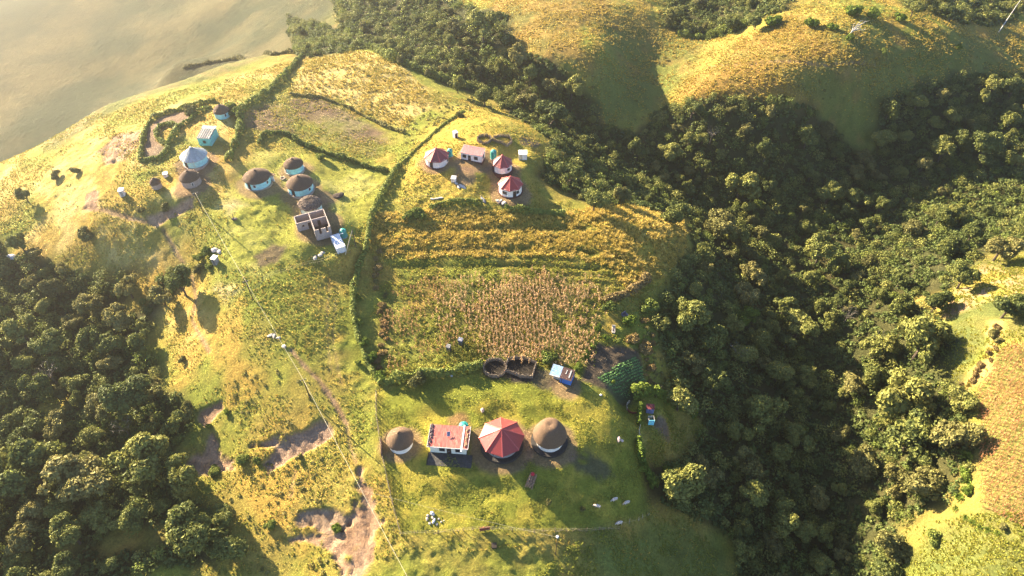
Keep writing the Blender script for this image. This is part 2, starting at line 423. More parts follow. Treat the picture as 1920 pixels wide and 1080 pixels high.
hillr = zone([(1540,60),(1640,40),(1760,60),(1920,60),(1920,150),(1800,150),(1650,310),(1600,290),(1540,215),(1470,150),(1580,110)], 6, 5, 14, 76)  # zone's low corner takes the dark tone in place of shade
alb = mix(alb, mix(np.broadcast_to(C(.12, .135, .03), alb.shape), C(.20, .14, .04), sstep(0, .5, n2 + .4 * n4)), .85 * hillr)
hollow = zone([(1120,40),(1330,60),(1300,130),(1240,200),(1130,240),(1110,170),(1150,120)], 4, 4, 12, 77)
alb = mix(alb, mix(np.broadcast_to(C(.11, .135, .032), alb.shape), C(.17, .13, .04), sstep(0, .5, n2 + .4 * n4)), .8 * hollow)
alb = mix(alb, mix(np.broadcast_to(C(.085, .10, .03), alb.shape), C(.15, .12, .05), sstep(-.2, .5, n2)), .85 * valley)  # olive valley ground, its dimness painted as shade
pasture = zone([(1700,985),(1790,960),(2100,1000),(2100,1190),(1690,1190)], 3, 3, 8, 79)
alb = mix(alb, mix(np.broadcast_to(C(.12, .13, .034), alb.shape), C(.075, .095, .026), sstep(-.2, .5, n2 + .4 * n3)), .85 * pasture)
east = zone([(1760,500),(1925,480),(1925,640),(1860,640),(1790,720),(1730,690),(1770,620)], 2, 3, 8, 80)
alb = mix(alb, mix(np.broadcast_to(C(.12, .115, .034), alb.shape), C(.065, .08, .026), sstep(-.3, .4, n2 + .4 * n3)), .85 * east * (1 - bank) * (1 - bare_e))
slopeg = zone([(1215,960),(1300,975),(1400,1090),(1150,1090),(1080,1040),(1180,1000)], 4, 4, 10, 78)
alb = mix(alb, C(.10, .14, .032), .8 * slopeg)
_low_shade = sstep(-6, -16, Z0) * sstep(-20, -60, XX) * sstep(170, 190, YY)
alb = mix(alb, mix(np.broadcast_to(C(.030, .040, .018), alb.shape), C(.085, .075, .032), sstep(-.35, .45, fbm(XX, YY, 36, 5, .62, 87))), .96 * _low_shade)  # valley shade put into the albedo: low ground darkened though sunlit
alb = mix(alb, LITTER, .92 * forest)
alb = mix(alb, mix(np.broadcast_to(SOIL, alb.shape), C(.17, .13, .07), sstep(-.3, .5, n2)), .9 * plough * sstep(-.75, .1, n4 + .4 * n3))
alb = mix(alb, C(.075, .055, .042), .95 * garden)
alb = mix(alb, C(.06, .10, .035), .6 * cabbage)
dirtmask = np.maximum.reduce([crevice, gul_a, gul_b, gul_c, dirt_d, dirt_e, rockp, bare_e * .8 * sstep(-.3, .3, n3 + n2)])
alb = mix(alb, mix(np.broadcast_to(SAND, alb.shape), BROWN, np.maximum(sstep(-.1, .5, n2 + .5 * n3), .85 * sstep(.86, .97, ridged))), dirtmask)
alb = mix(alb, C(.26, .18, .125), np.maximum(.9 * scar, .75 * gul_a * sstep(.0, .5, n4 + .3)))
alb = mix(alb, mix(np.broadcast_to(BROWN, alb.shape), C(.30, .20, .12), sstep(-.2, .5, n3)), np.maximum(track * .9, ruts * .7))
alb = mix(alb, C(.16, .11, .09), kraal_m * .85)
alb = mix(alb, C(.06, .062, .04), ash * .85 * sstep(-.6, 0, n3 + n2))
alb = mix(alb, C(.14, .10, .06), np.maximum(bare_t, bare_m) * .9)
alb = mix(alb, C(.46, .37, .17), pale * .8)
alb = mix(alb, C(.40, .26, .09), bank * .85)
# trodden earth round the huts
worn = np.zeros(XX.shape)
def trod(px, py, r, col=C(.19, .12, .075), s=90, k=.8):
    global alb, worn
    p, d = at(px, py)
    dd = np.hypot(XX - p.x, YY - p.y) + .8 * fbm(XX, YY, 3, 2, .6, s)
    worn = np.maximum(worn, 1 - sstep(r - .8, r + .6, dd))
    alb = mix(alb, col, k * (1 - sstep(r - .8, r + .8, dd)))
    return p

# level pads under the buildings
def pad(px, py, r, fade=5.0):
    global ZG
    p, d = at(px, py)
    dd = np.hypot(XX - p.x, YY - p.y)
    m = 1 - sstep(r, r + fade, dd)
    ZG = ZG * (1 - m) + ground_z(p.x, p.y) * m


PADS = [(752,832,3.6),(840,832,7.0),(941,834,5.8),(1031,828,4.8),(820,304,4.0),(886,296,6.2),(942,318,3.8),(957,358,4.4),(978,294,2.6),
        (485,343,4.8),(553,318,4.0),(565,355,4.8),(584,393,4.4),(590,425,6.5),(633,463,3.4),(418,217,3.0),(381,262,3.6),(368,304,5.2),(360,342,4.2),(295,351,2.6),
        (1057,716,5.0),(1217,770,1.8),(1219,790,1.6),(928,693,3.6),(980,693,4.4),(1187,765,2.0)]
for q in PADS: pad(*q)
for q in [(752,834,4.6),(941,836,7.0),(1031,832,6.0),(820,306,5.4),(890,300,6.0),(942,322,5.2),(957,362,6.0),(485,347,6.2),(553,320,5.0),(565,360,6.0),(584,395,5.4),
          (600,425,6.5),(368,308,6.0),(360,346,5.2),(1060,722,4),(870,330,3.5),(610,372,3.0)]:
    trod(*q)
for q_ in ((928,692,3.0),(976,691,4.2)): trod(*q_, C(.034,.029,.023), 91, 1.0)  # dung floors of the kraals, darkened further as painted wall shade
trod(1020, 712, 3.0, C(.10,.075,.055)); trod(1240, 795, 2.2, C(.12, .085, .075)); trod(860, 790, 2.6, C(.22, .12, .06))
alb *= (1 + .26 * n3 + .14 * n2 + .14 * fbm(XX, YY, .9, 2, .6, 95))[..., None]
alb = np.clip(alb, .008, .7)

# ------------------------------------------------------------------ materials
MATS = {}


def nodes(name):
    m = bpy.data.materials.new(name); m.use_nodes = True
    nt = m.node_tree
    return m, nt, nt.nodes, nt.links, nt.nodes['Principled BSDF']


def mat(name, col, rough=.8, var=.15, scale=3.0, bump=.0, metal=0.0, col2=None, stretch=None, spec=.3, thresh=(.4, .65)):
    """plain procedural surface: noise between two colours, fine bump"""
    if name in MATS: return MATS[name]
    m, nt, N, L, b = nodes(name)
    tc = N.new('ShaderNodeTexCoord'); mp = N.new('ShaderNodeMapping')
    if stretch: mp.inputs['Scale'].default_value = stretch
    L.new(tc.outputs['Object'], mp.inputs['Vector'])
    nz = N.new('ShaderNodeTexNoise'); nz.inputs['Scale'].default_value = scale; nz.inputs['Detail'].default_value = 6; nz.inputs['Roughness'].default_value = .65
    L.new(mp.outputs['Vector'], nz.inputs['Vector'])
    r = N.new('ShaderNodeValToRGB')
    c2 = col2 or tuple(max(0, c * (1 - 2.2 * var)) for c in col)
    c1 = col if col2 else tuple(min(1, c * (1 + var)) for c in col)
    r.color_ramp.elements[0].position = thresh[0]; r.color_ramp.elements[1].position = thresh[1]
    r.color_ramp.elements[0].color = (*c2, 1); r.color_ramp.elements[1].color = (*c1, 1)
    L.new(nz.outputs['Fac'], r.inputs['Fac']); L.new(r.outputs['Color'], b.inputs['Base Color'])
    b.inputs['Roughness'].default_value = rough; b.inputs['Metallic'].default_value = metal
    b.inputs['Specular IOR Level'].default_value = spec
    if bump:
        bp = N.new('ShaderNodeBump'); bp.inputs['Strength'].default_value = bump * .35; bp.inputs['Distance'].default_value = .10 / scale
        nz2 = N.new('ShaderNodeTexNoise'); nz2.inputs['Scale'].default_value = scale * 4; nz2.inputs['Detail'].default_value = 4
        L.new(mp.outputs['Vector'], nz2.inputs['Vector'])
        L.new(nz2.outputs['Fac'], bp.inputs['Height']); L.new(bp.outputs['Normal'], b.inputs['Normal'])
    MATS[name] = m
    return m


def leaf_mat(name, cols, trans=.35, rough=.7, wl=1.4):
    """foliage: per-leaf tone, clump noise and a small shift per plant; leaves let some light through"""
    m, nt, N, L, b = nodes(name)
    at_ = N.new('ShaderNodeAttribute'); at_.attribute_name = 'tone'
    oi = N.new('ShaderNodeObjectInfo')
    tc = N.new('ShaderNodeTexCoord')
    nz = N.new('ShaderNodeTexNoise'); nz.inputs['Scale'].default_value = wl; nz.inputs['Detail'].default_value = 3
    L.new(tc.outputs['Object'], nz.inputs['Vector'])
    a1 = N.new('ShaderNodeMath'); a1.operation = 'MULTIPLY_ADD'; a1.inputs[1].default_value = .45; 
    L.new(at_.outputs['Fac'], a1.inputs[0])
    a2 = N.new('ShaderNodeMath'); a2.operation = 'MULTIPLY'; a2.inputs[1].default_value = .45
    L.new(oi.outputs['Random'], a2.inputs[0])
    L.new(a2.outputs[0], a1.inputs[2])
    a3 = N.new('ShaderNodeMath'); a3.operation = 'MULTIPLY_ADD'; a3.inputs[1].default_value = .35
    L.new(nz.outputs['Fac'], a3.inputs[0]); L.new(a1.outputs[0], a3.inputs[2])
    r = N.new('ShaderNodeValToRGB')
    e = r.color_ramp.elements
    e[0].position = .12; e[1].position = 1.0
    e[0].color = (*cols[0], 1); e[1].color = (*cols[-1], 1)
    for k, c in enumerate(cols[1:-1]):
        n = e.new(.12 + .88 * (k + 1) / (len(cols) - 1)); n.color = (*c, 1)
    L.new(a3.outputs[0], r.inputs['Fac']); L.new(r.outputs['Color'], b.inputs['Base Color'])
    b.inputs['Roughness'].default_value = rough; b.inputs['Specular IOR Level'].default_value = .15
    tr = N.new('ShaderNodeBsdfTranslucent'); L.new(r.outputs['Color'], tr.inputs['Color'])
    mx = N.new('ShaderNodeMixShader'); mx.inputs[0].default_value = trans
    L.new(b.outputs[0], mx.inputs[1]); L.new(tr.outputs[0], mx.inputs[2])
    L.new(mx.outputs[0], N['Material Output'].inputs['Surface'])
    MATS[name] = m
    return m


def ground_mat():
    m, nt, N, L, b = nodes('ground_cover')
    ac = N.new('ShaderNodeAttribute'); ac.attribute_name = 'albedo'
    tc = N.new('ShaderNodeTexCoord')
    n1_ = N.new('ShaderNodeTexNoise'); n1_.inputs['Scale'].default_value = 2.2; n1_.inputs['Detail'].default_value = 6; n1_.inputs['Roughness'].default_value = .7
    n2_ = N.new('ShaderNodeTexNoise'); n2_.inputs['Scale'].default_value = 9.0; n2_.inputs['Detail'].default_value = 3
    L.new(tc.outputs['Object'], n1_.inputs['Vector']); L.new(tc.outputs['Object'], n2_.inputs['Vector'])
    mr = N.new('ShaderNodeMapRange'); mr.inputs['From Min'].default_value = .3; mr.inputs['From Max'].default_value = .7
    mr.inputs['To Min'].default_value = .60; mr.inputs['To Max'].default_value = 1.36
    L.new(n1_.outputs['Fac'], mr.inputs['Value'])
    mu = N.new('ShaderNodeMix'); mu.data_type = 'RGBA'; mu.blend_type = 'MULTIPLY'; mu.inputs[0].default_value = 1.0
    L.new(ac.outputs['Color'], mu.inputs[6]); L.new(mr.outputs['Result'], mu.inputs[7])
    L.new(mu.outputs[2], b.inputs['Base Color'])
    ad = N.new('ShaderNodeMath'); ad.operation = 'MULTIPLY_ADD'; ad.inputs[1].default_value = .35
    L.new(n2_.outputs['Fac'], ad.inputs[0]); L.new(n1_.outputs['Fac'], ad.inputs[2])
    bp = N.new('ShaderNodeBump'); bp.inputs['Strength'].default_value = 1.0; bp.inputs['Distance'].default_value = .30
    L.new(ad.outputs[0], bp.inputs['Height']); L.new(bp.outputs['Normal'], b.inputs['Normal'])
    b.inputs['Roughness'].default_value = .95; b.inputs['Specular IOR Level'].default_value = .1
    return m


# ------------------------------------------------------------------ scene helpers
def tag(o, label=None, cat=None, group=None, kind=None):
    if label: o['label'] = label
    if cat: o['category'] = cat
    if group: o['group'] = group
    if kind: o['kind'] = kind
    return o


def thing(name, label, cat, loc=(0, 0, 0), rz=0.0, group=None):
    o = bpy.data.objects.new(name, None); COL.objects.link(o)
    o.location = loc; o.rotation_euler = (0, 0, rz); o.empty_display_size = .3
    return tag(o, label, cat, group)


def link(name, me, m, parent=None, loc=(0, 0, 0), rz=0.0):
    o = bpy.data.objects.new(name, me); COL.objects.link(o)
    if m is not None and not me.materials: me.materials.append(m)
    o.location = loc; o.rotation_euler = (0, 0, rz)
    if parent: o.parent = parent
    return o


def quads_mesh(name, V, F=None, tone=None, smooth=False):
    """fast mesh of quads: V (n,3), faces are consecutive fours unless F (m,4) is given"""
    me = bpy.data.meshes.new(name)
    V = np.ascontiguousarray(V, np.float32)
    if F is None: F = np.arange(len(V), dtype=np.int32).reshape(-1, 4)
    F = np.ascontiguousarray(F, np.int32)
    me.vertices.add(len(V)); me.vertices.foreach_set('co', V.ravel())
    me.loops.add(F.size); me.loops.foreach_set('vertex_index', F.ravel())
    me.polygons.add(len(F)); me.polygons.foreach_set('loop_start', np.arange(0, F.size, 4, dtype=np.int32))
    if tone is not None:
        a = me.attributes.new('tone', 'FLOAT', 'FACE'); a.data.foreach_set('value', np.ascontiguousarray(tone, np.float32))
    me.update(calc_edges=True)
    if smooth: me.polygons.foreach_set('use_smooth', np.ones(len(F), bool))
    return me


class MB:
    """collects solids; build() links them as ONE mesh object"""
    def __init__(s): s.v = []; s.f = []
    def add(s, v, f):
        k = len(s.v); s.v += [tuple(p) for p in v]; s.f += [tuple(i + k for i in q) for q in f]; return s
    def box(s, c, d, rz=0.0, M=None):
        x, y, z = d[0] / 2, d[1] / 2, d[2] / 2
        vs = [Vector((a * x, b * y, e * z)) for e in (-1, 1) for a, b in ((-1, -1), (1, -1), (1, 1), (-1, 1))]
        rot = M if M is not None else Matrix.Rotation(rz, 3, 'Z')
        vs = [rot @ v + Vector(c) for v in vs]
        return s.add(vs, [(3, 2, 1, 0), (4, 5, 6, 7), (0, 1, 5, 4), (1, 2, 6, 5), (2, 3, 7, 6), (3, 0, 4, 7)])
    def hexa(s, b, t):
        """eight corners: four bottom, four top (both counter-clockwise)"""
        return s.add(list(b) + list(t), [(3, 2, 1, 0), (4, 5, 6, 7), (0, 1, 5, 4), (1, 2, 6, 5), (2, 3, 7, 6), (3, 0, 4, 7)])
    def bar(s, a, b, r, r2=None, n=6):
        a = Vector(a); b = Vector(b); d = (b - a).normalized(); r2 = r if r2 is None else r2
        u = d.orthogonal().normalized(); w = d.cross(u)
        v = []
        for p, q in ((a, r), (b, r2)):
            v += [p + (u * math.cos(2 * math.pi * k / n) + w * math.sin(2 * math.pi * k / n)) * q for k in range(n)]
        f = [(k, (k + 1) % n, n + (k + 1) % n, n + k) for k in range(n)] + [tuple(range(n - 1, -1, -1)), tuple(range(n, 2 * n))]
        return s.add(v, f)
    def tube(s, P, r, n=5):
        for a, b in zip(P[:-1], P[1:]): s.bar(a, b, r, n=n)
        return s
    def lathe(s, prof, n=40, a0=0.0, jit=0.0, closed=True, off=(0, 0), seed=0):
        """profile of (radius, z) pairs swept round the z axis"""
        rnd = random.Random(seed)
        v = []; f = []
        for (r, z) in prof:
            for k in range(n):
                a = a0 + 2 * math.pi * k / n
                q = r * (1 + (rnd.uniform(-jit, jit) if r > .05 else 0))
                v.append((off[0] + q * math.cos(a), off[1] + q * math.sin(a), z + rnd.uniform(-jit, jit) * 1.2 * (r > .05)))
        for i in range(len(prof) - 1):
            for k in range(n):
                f.append((i * n + k, i * n + (k + 1) % n, (i + 1) * n + (k + 1) % n, (i + 1) * n + k))
        if closed:
            f.append(tuple(range(n - 1, -1, -1))); f.append(tuple((len(prof) - 1) * n + k for k in range(n)))
        return s.add(v, f)
    def build(s, name, m, parent=None, loc=(0, 0, 0), rz=0.0, smooth=False):
        me = bpy.data.meshes.new(name)
        me.from_pydata(s.v, [], s.f); me.update()
        if smooth: me.polygons.foreach_set('use_smooth', np.ones(len(me.polygons), bool))
        return link(name, me, m, parent, loc, rz)


# ------------------------------------------------------------------ the land
def build_ground():
    ny, nx = XX.shape
    V = np.stack([XX, YY, ZG], -1).reshape(-1, 3)
    idx = np.arange(ny * nx).reshape(ny, nx)
    F = np.stack([idx[:-1, :-1], idx[:-1, 1:], idx[1:, 1:], idx[1:, :-1]], -1).reshape(-1, 4)
    me = quads_mesh('ground', V, F, smooth=True)
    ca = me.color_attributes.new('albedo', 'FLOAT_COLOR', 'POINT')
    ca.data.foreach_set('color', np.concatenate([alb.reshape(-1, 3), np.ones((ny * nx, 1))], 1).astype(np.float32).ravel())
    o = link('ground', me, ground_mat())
    tag(o, 'rolling grassy hillside with bare soil scars, fields and forest floor', kind='structure')


build_ground()

# ------------------------------------------------------------------ building materials
THATCH = mat('old_thatch', (.16, .105, .068), .95, .3, 5, .9, stretch=(1, 1, 3), col2=(.060, .038, .024))
THATCH_R = mat('new_thatch', (.185, .118, .070), .95, .3, 5, .9, stretch=(1, 1, 3), col2=(.095, .060, .036))
THATCH_OLD = mat('tattered_thatch', (.20, .155, .12), .95, .3, 3.5, 1.0, col2=(.055, .038, .028), thresh=(.42, .6))
WHITEW = mat('whitewash', (.78, .74, .66), .85, .06, 1.2, .15)
CREAMW = mat('cream_plaster', (.80, .76, .60), .85, .05, 1.0, .1)
PINKW = mat('pale_pink_plaster', (.74, .64, .58), .85, .08, 1.2, .15)
MUDW = mat('mud_plaster', (.36, .28, .23), .9, .12, 2.0, .3)
TURQ = mat('turquoise_paint', (.33, .63, .63), .8, .10, 1.4, .15)
TURQ_D = mat('teal_paint', (.16, .46, .44), .8, .10, 1.4, .15)
MINT = mat('faded_mint_paint', (.50, .62, .54), .85, .12, 1.6, .2, col2=(.42, .40, .36), thresh=(.3, .45))
BRICK = mat('bare_block', (.36, .30, .27), .9, .12, 4, .3)
DARKP = mat('dark_plinth', (.035, .032, .030), .8, .2, 3, .2)
REDP = mat('red_oxide_plinth', (.10, .035, .028), .85, .2, 3, .2)
CONC_D = mat('dark_concrete', (.060, .058, .055), .85, .2, 1.5, .3)
CONC = mat('grey_concrete', (.33, .31, .28), .9, .15, 2, .3)
RED_TIN = mat('faded_red_tin', (.38, .085, .068), .8, .1, 1.6, 0, stretch=(4, .35, 1), col2=(.46, .21, .17), spec=.08, thresh=(.4, .62))
RED_PAINT = mat('red_roof_paint', (.36, .050, .038), .55, .12, 5, .25, col2=(.27, .036, .030), spec=.5)
RED_CAP = mat('red_ridge_paint', (.46, .085, .07), .45, .08, 3, .1, spec=.5)
MAROON = mat('maroon_tin', (.27, .060, .055), .55, .12, 2, .1, col2=(.21, .045, .042), spec=.45)
PINK_TIN = mat('weathered_pink_tin', (.46, .17, .17), .55, .1, 1.3, .1, stretch=(3, .5, 1), col2=(.34, .10, .10), spec=.4)
GREY_TIN = mat('galvanised_tin', (.42, .44, .42), .45, .1, 1.5, .1, metal=.25, spec=.5)
WHITE_TIN = mat('white_tin', (.66, .68, .70), .5, .08, 1.5, .05, spec=.5)
BLUE_TIN = mat('pale_blue_tin', (.17, .30, .48), .7, .1, 1.5, .1, col2=(.26, .36, .50), spec=.15)
BLUE_PAINT = mat('bright_blue_sheet', (.045, .17, .52), .55, .1, 1.5, .05)
RUST = mat('rusty_tin', (.10, .052, .045), .85, .2, 2.2, .2, stretch=(3, .6, 1), col2=(.045, .026, .026), thresh=(.35, .65))
SLATE = mat('dark_grey_sheet', (.13, .13, .14), .6, .12, 2, .1)
TEALP = mat('green_tank_plastic', (.015, .25, .22), .45, .1, 2, 0, spec=.5)
GLASS = mat('window_glass', (.03, .035, .045), .15, .1, 2, 0, spec=.6)
DOORW = mat('dark_door_wood', (.050, .030, .022), .7, .2, 3, .1)
FRAMEW = mat('white_frame', (.72, .72, .70), .6, .05, 3)
SOLAR = mat('solar_cells', (.06, .075, .15), .3, .1, 6, 0, spec=.5)
WOOD = mat('weathered_wood', (.27, .205, .14), .9, .25, 5, .4, stretch=(1, 1, 4))
WOOD_D = mat('dark_pole_wood', (.060, .045, .034), .9, .2, 4, .3)
LOGW = mat('split_log', (.42, .28, .16), .9, .25, 4, .4, col2=(.14, .08, .05))
STONE = mat('pale_stone', (.46, .41, .35), .9, .15, 2.5, .5)
STONE_D = mat('dark_stone', (.09, .07, .075), .9, .2, 2.5, .5)
WOOL = mat('sheep_wool', (.62, .52, .44), .95, .12, 8, .5)
REDPLASTIC = mat('red_plastic', (.52, .02, .04), .45, .08, 3)
CABLE = mat('pale_cable', (.52, .46, .30), .6, .05, 1)


def dep(px, py, h=0.0): return at(px, py, h)[1]
def m_per_px(px, py): return dep(px, py) / FPX


def arc_panel(mb, Rw, a, w, z0, z1, t=.07):
    """panel hugging a round wall; angle a measured from +x"""
    n = 4; da = w / Rw
    for k in range(n):
        a0 = a - da / 2 + da * k / n; a1 = a0 + da / n
        b = [((Rw - .05) * math.cos(a0), (Rw - .05) * math.sin(a0), z0), ((Rw + t) * math.cos(a0), (Rw + t) * math.sin(a0), z0),
             ((Rw + t) * math.cos(a1), (Rw + t) * math.sin(a1), z0), ((Rw - .05) * math.cos(a1), (Rw - .05) * math.sin(a1), z0)]
        mb.hexa(b, [(x, y, z1) for x, y, z in b])
    return mb


def thatch_roof(mb, Rr, z0, ha, dome=.25, n=56, seed=1, jit=.012):
    prof = [(Rr - .32, z0 + .02), (Rr - .02, z0 - .10), (Rr, z0 + .06)]
    for k in range(1, 15):
        t = k / 14
        r = Rr * (1 - t)
        z = z0 + .06 + ha * (t + dome * math.sin(math.pi * t) * (1 - .25 * t))
        prof.append((max(r, .02), z))
    return mb.lathe(prof, n, jit=jit, seed=seed)


def rondavel(name, label, gp, wpx, hw, ha, wall, roof, style='thatch', ratio=.88, door=None, wins=(), plinth=None, plinth_r=None, ph=.25, dome=.22, rot=0.0, group=None,
             tidy_cap=True, sides=8, seed=1, jit=.012, door_mat=None):
    p, d = at(*gp)
    Rr = wpx / 2 * (d - (hw + ha / 3) * SP) / FPX
    Rw = Rr * ratio
    t = thing(name, label, 'hut', (p.x, p.y, p.z - .05), 0, group)
    base = ph if plinth else 0.0
    if plinth:
        pr = plinth_r or Rw + .35
        MB().lathe([(pr + .04, -1.2), (pr, base)], 48).build('plinth', plinth, t)
    MB().lathe([(Rw, -.8 if not plinth else base - .02), (Rw * .995, base + hw + .12)], 56, jit=.004, seed=seed).build('wall', wall, t, smooth=False)
    zr = base + hw
    if style == 'thatch':
        ro = thatch_roof(MB(), Rr, zr, ha, dome, 60, seed, jit).build('roof', roof, t, smooth=jit < .03)
        if tidy_cap:
            MB().lathe([(.42, zr + .06 + ha * .90), (.30, zr + ha * 1.02), (.10, zr + ha * 1.02 + .22)], 14, jit=.02, seed=seed).build('roof_cap', roof, ro)
    else:
        a0 = rot
        n = sides
        mb = MB(); vs = []
        # each facet is a slightly sagging sheet; top and underside
        for k in range(n):
            a = a0 + 2 * math.pi * k / n
            vs.append((Rr * math.cos(a), Rr * math.sin(a), zr))
        top = [(0, 0, zr + ha)]
        low = [(x, y, z - .10) for x, y, z in vs]
        mb.add(vs + top + low, [(k, (k + 1) % n, n) for k in range(n)] + [(n + 1 + k, n + 1 + (k + 1) % n, (k + 1) % n, k) for k in range(n)] + [tuple(n + 1 + k for k in range(n - 1, -1, -1))])
        ro = mb.build('roof', roof, t)
        capm = RED_CAP if roof in (RED_PAINT, MAROON) else roof
        for k in range(n):
            x, y, z = vs[k]
            u = Vector((x, y, 0)).normalized(); w = Vector((-u.y, u.x, 0)) * (.16 if n <= 10 else .06)
            A = Vector((x, y, z + .03)) + u * .05; B = Vector((0, 0, zr + ha + .04))
            up = Vector((0, 0, .06))
            MB().hexa([A - w, A + w, B + w * .5, B - w * .5], [A - w * .4 + up, A + w * .4 + up, B + w * .3 + up, B - w * .3 + up]).build('ridge_cap', capm, ro)
        MB().lathe([(.34, zr + ha - .05), (.26, zr + ha + .12), (.05, zr + ha + .20)], n, a0=a0).build('apex_cap', capm, ro)
    for a in (door or ()):
        arc_panel(MB(), Rw, R(a), .95, base - .05, base + min(1.95, hw - .05)).build('door', door_mat or DOORW, t)
    for a, w in wins:
        f = arc_panel(MB(), Rw, R(a), w + .16, base + .75, base + min(1.75, hw - .1), .06).build('window', FRAMEW if wall is not WHITEW else DOORW, t)
        arc_panel(MB(), Rw, R(a), w, base + .84, base + min(1.66, hw - .18), .10).build('pane', GLASS, f)
    return t, p, Rr, zr


# ------------------------------------------------------------------ homestead in the front: round huts
rondavel('thatched_hut', 'small round hut with brown thatched cone and white wall, beside the flat red roofed house', (752,832), 52, 2.1, 2.5, WHITEW, THATCH_R, ratio=.86, dome=.16,
         seed=2, door=(165,), group=None)
rondavel('thatched_hut', 'large domed brown thatched hut with white wall on a dark base beside the octagonal hut', (1030,828), 64, 2.5, 3.6, WHITEW, THATCH_R, ratio=.80, dome=.5,
         plinth=DARKP, plinth_r=4.0, ph=.55, seed=3, door=(20,), tidy_cap=False)
rondavel('octagonal_hut', 'big octagonal hut with bright red tin roof and pale ridges on a dark plinth', (941,834), 86, 2.5, 3.1, mat('grey_wash', (.24, .23, .22), .85, .1, 1.5, .2), RED_PAINT, 'tin', ratio=.76, plinth=DARKP, plinth_r=4.7, ph=.8,
         rot=R(-87), door=(200,), wins=((-40, .9), (240, .9)))
# ------------------------------------------------------------------ middle hamlet: octagonal red roofs
rondavel('octagonal_hut', 'octagonal maroon roofed hut with white wall, the one beside the small dark green tank', (820,304), 48, 2.1, 2.5, PINKW, MAROON, 'tin', ratio=.9, plinth=REDP, ph=.3, rot=R(-70),
         door=(-115,), wins=((-18, .9),))
rondavel('octagonal_hut', 'maroon roofed octagonal hut just below the tall green tank', (942,317), 40, 2.1, 2.5, PINKW, MAROON, 'tin', ratio=.9, plinth=REDP, ph=.3, rot=R(-102), door=(205,), wins=((-50, .9),))
rondavel('octagonal_hut', 'red roofed octagonal hut with large windows, nearest the tall grass field', (957,358), 48, 2.3, 2.5, WHITEW, RED_PAINT, 'tin', ratio=.9, plinth=REDP, ph=.3, rot=R(-93),
         door=(-68,), wins=((-120, 1.2), (-50, .7)))
# ------------------------------------------------------------------ turquoise hamlet
T1 = rondavel('thatched_hut', 'dark thatched turquoise hut standing apart, with a small pink lean-to wall', (485,343), 51, 2.1, 2.1, TURQ, THATCH, ratio=.92, plinth=MUDW, ph=.2, seed=5, door=(-115,), wins=((-88, .6), (-25, .6)), dome=.2)
rondavel('thatched_hut', 'smaller dark thatched turquoise hut farthest up the smooth lawn', (553,318), 37, 1.9, 1.7, TURQ, THATCH, ratio=.92, plinth=MUDW, ph=.2, seed=6, door=(-150,), dome=.25)
rondavel('thatched_hut', 'dark thatched turquoise hut just above the ragged mint hut', (565,355), 50, 2.1, 2.3, TURQ, THATCH, ratio=.92, plinth=MUDW, ph=.2, seed=7, door=(-112,), wins=((-30, .6),), dome=.2)
rondavel('thatched_hut', 'ragged hut with tattered collapsing thatch and faded mint wall behind the roofless house', (584,393), 44, 2.2, 1.5, MINT, THATCH_OLD, ratio=.92, seed=8, jit=.09, dome=.45, tidy_cap=False, wins=((-38, .5),), door=(-150,))
# ------------------------------------------------------------------ far hamlet
rondavel('thatched_hut', 'small dark thatched hut with pale blue wall beyond the teal house, beside the hedges', (418,217), 30, 1.9, 1.9, TURQ, THATCH, ratio=.93, seed=9, dome=.25, wins=((-45, .5),))
rondavel('tin_roofed_hut', 'wide round hut with pale grey tin cone roof and turquoise wall', (368,304), 50, 2.2, 2.6, TURQ, GREY_TIN, 'tin', sides=18, ratio=.86, plinth=MUDW, ph=.25, door=(-118,), rot=R(5))
rondavel('thatched_hut', 'brown thatched hut with bare mud wall in front of the tin roofed round hut', (360,343), 38, 2.1, 2.0, MUDW, THATCH, ratio=.92, seed=10, dome=.25, wins=((-60, .4),))
rondavel('thatched_hut', 'smallest brown thatched store hut with mud wall, alone on the tussocky slope', (295,351), 20.5, 1.7, 1.4, MUDW, THATCH, ratio=.93, seed=11, dome=.3)


# ------------------------------------------------------------------ rectangular buildings
def frame_px(FL, FR, BL, h):
    a, _ = at(*FL, h); b, _ = at(*FR, h); c, _ = at(*BL, h)
    u = Vector((b.x - a.x, b.y - a.y)); w = u.length; u /= w
    n = Vector((-u.y, u.x))
    d = Vector((c.x - a.x, c.y - a.y)).dot(n)
    ctr = Vector((a.x, a.y)) + u * w / 2 + n * d / 2
    return ctr, math.atan2(u.y, u.x), w, d


def corr(mb, w, d, zf, zb, pitch=.22, amp=.025, th=.05, x0=0.0, y0=0.0):
    """corrugated sheet: waves run along y, falling from back zb to front zf"""
    n = max(8, int(w / pitch * 4))
    top = []; bot = []
    for j, (y, z) in enumerate(((-d / 2, zf), (d / 2, zb))):
        for i in range(n + 1):
            x = -w / 2 + w * i / n
            zz = z + amp * math.sin(2 * math.pi * x / pitch)
            top.append((x0 + x, y0 + y, zz)); bot.append((x0 + x, y0 + y, zz - th))
    v = top + bot; m = n + 1; k = 2 * m
    f = []
    for i in range(n):
        f.append((i, i + 1, m + i + 1, m + i)); f.append((k + m + i, k + m + i + 1, k + i + 1, k + i))
        f.append((k + i, k + i + 1, i + 1, i)); f.append((m + i, m + i + 1, k + m + i + 1, k + m + i))
    f += [(0, m, k + m, k), (k + n, k + m + n, m + n, n)]
    return mb.add(v, f)


def house_shell(mb, w, d, zf, zb, low=-1.0):
    x, y = w / 2, d / 2
    return mb.hexa([(-x, -y, low), (x, -y, low), (x, y, low), (-x, y, low)], [(-x, -y, zf), (x, -y, zf), (x, y, zb), (-x, y, zb)])


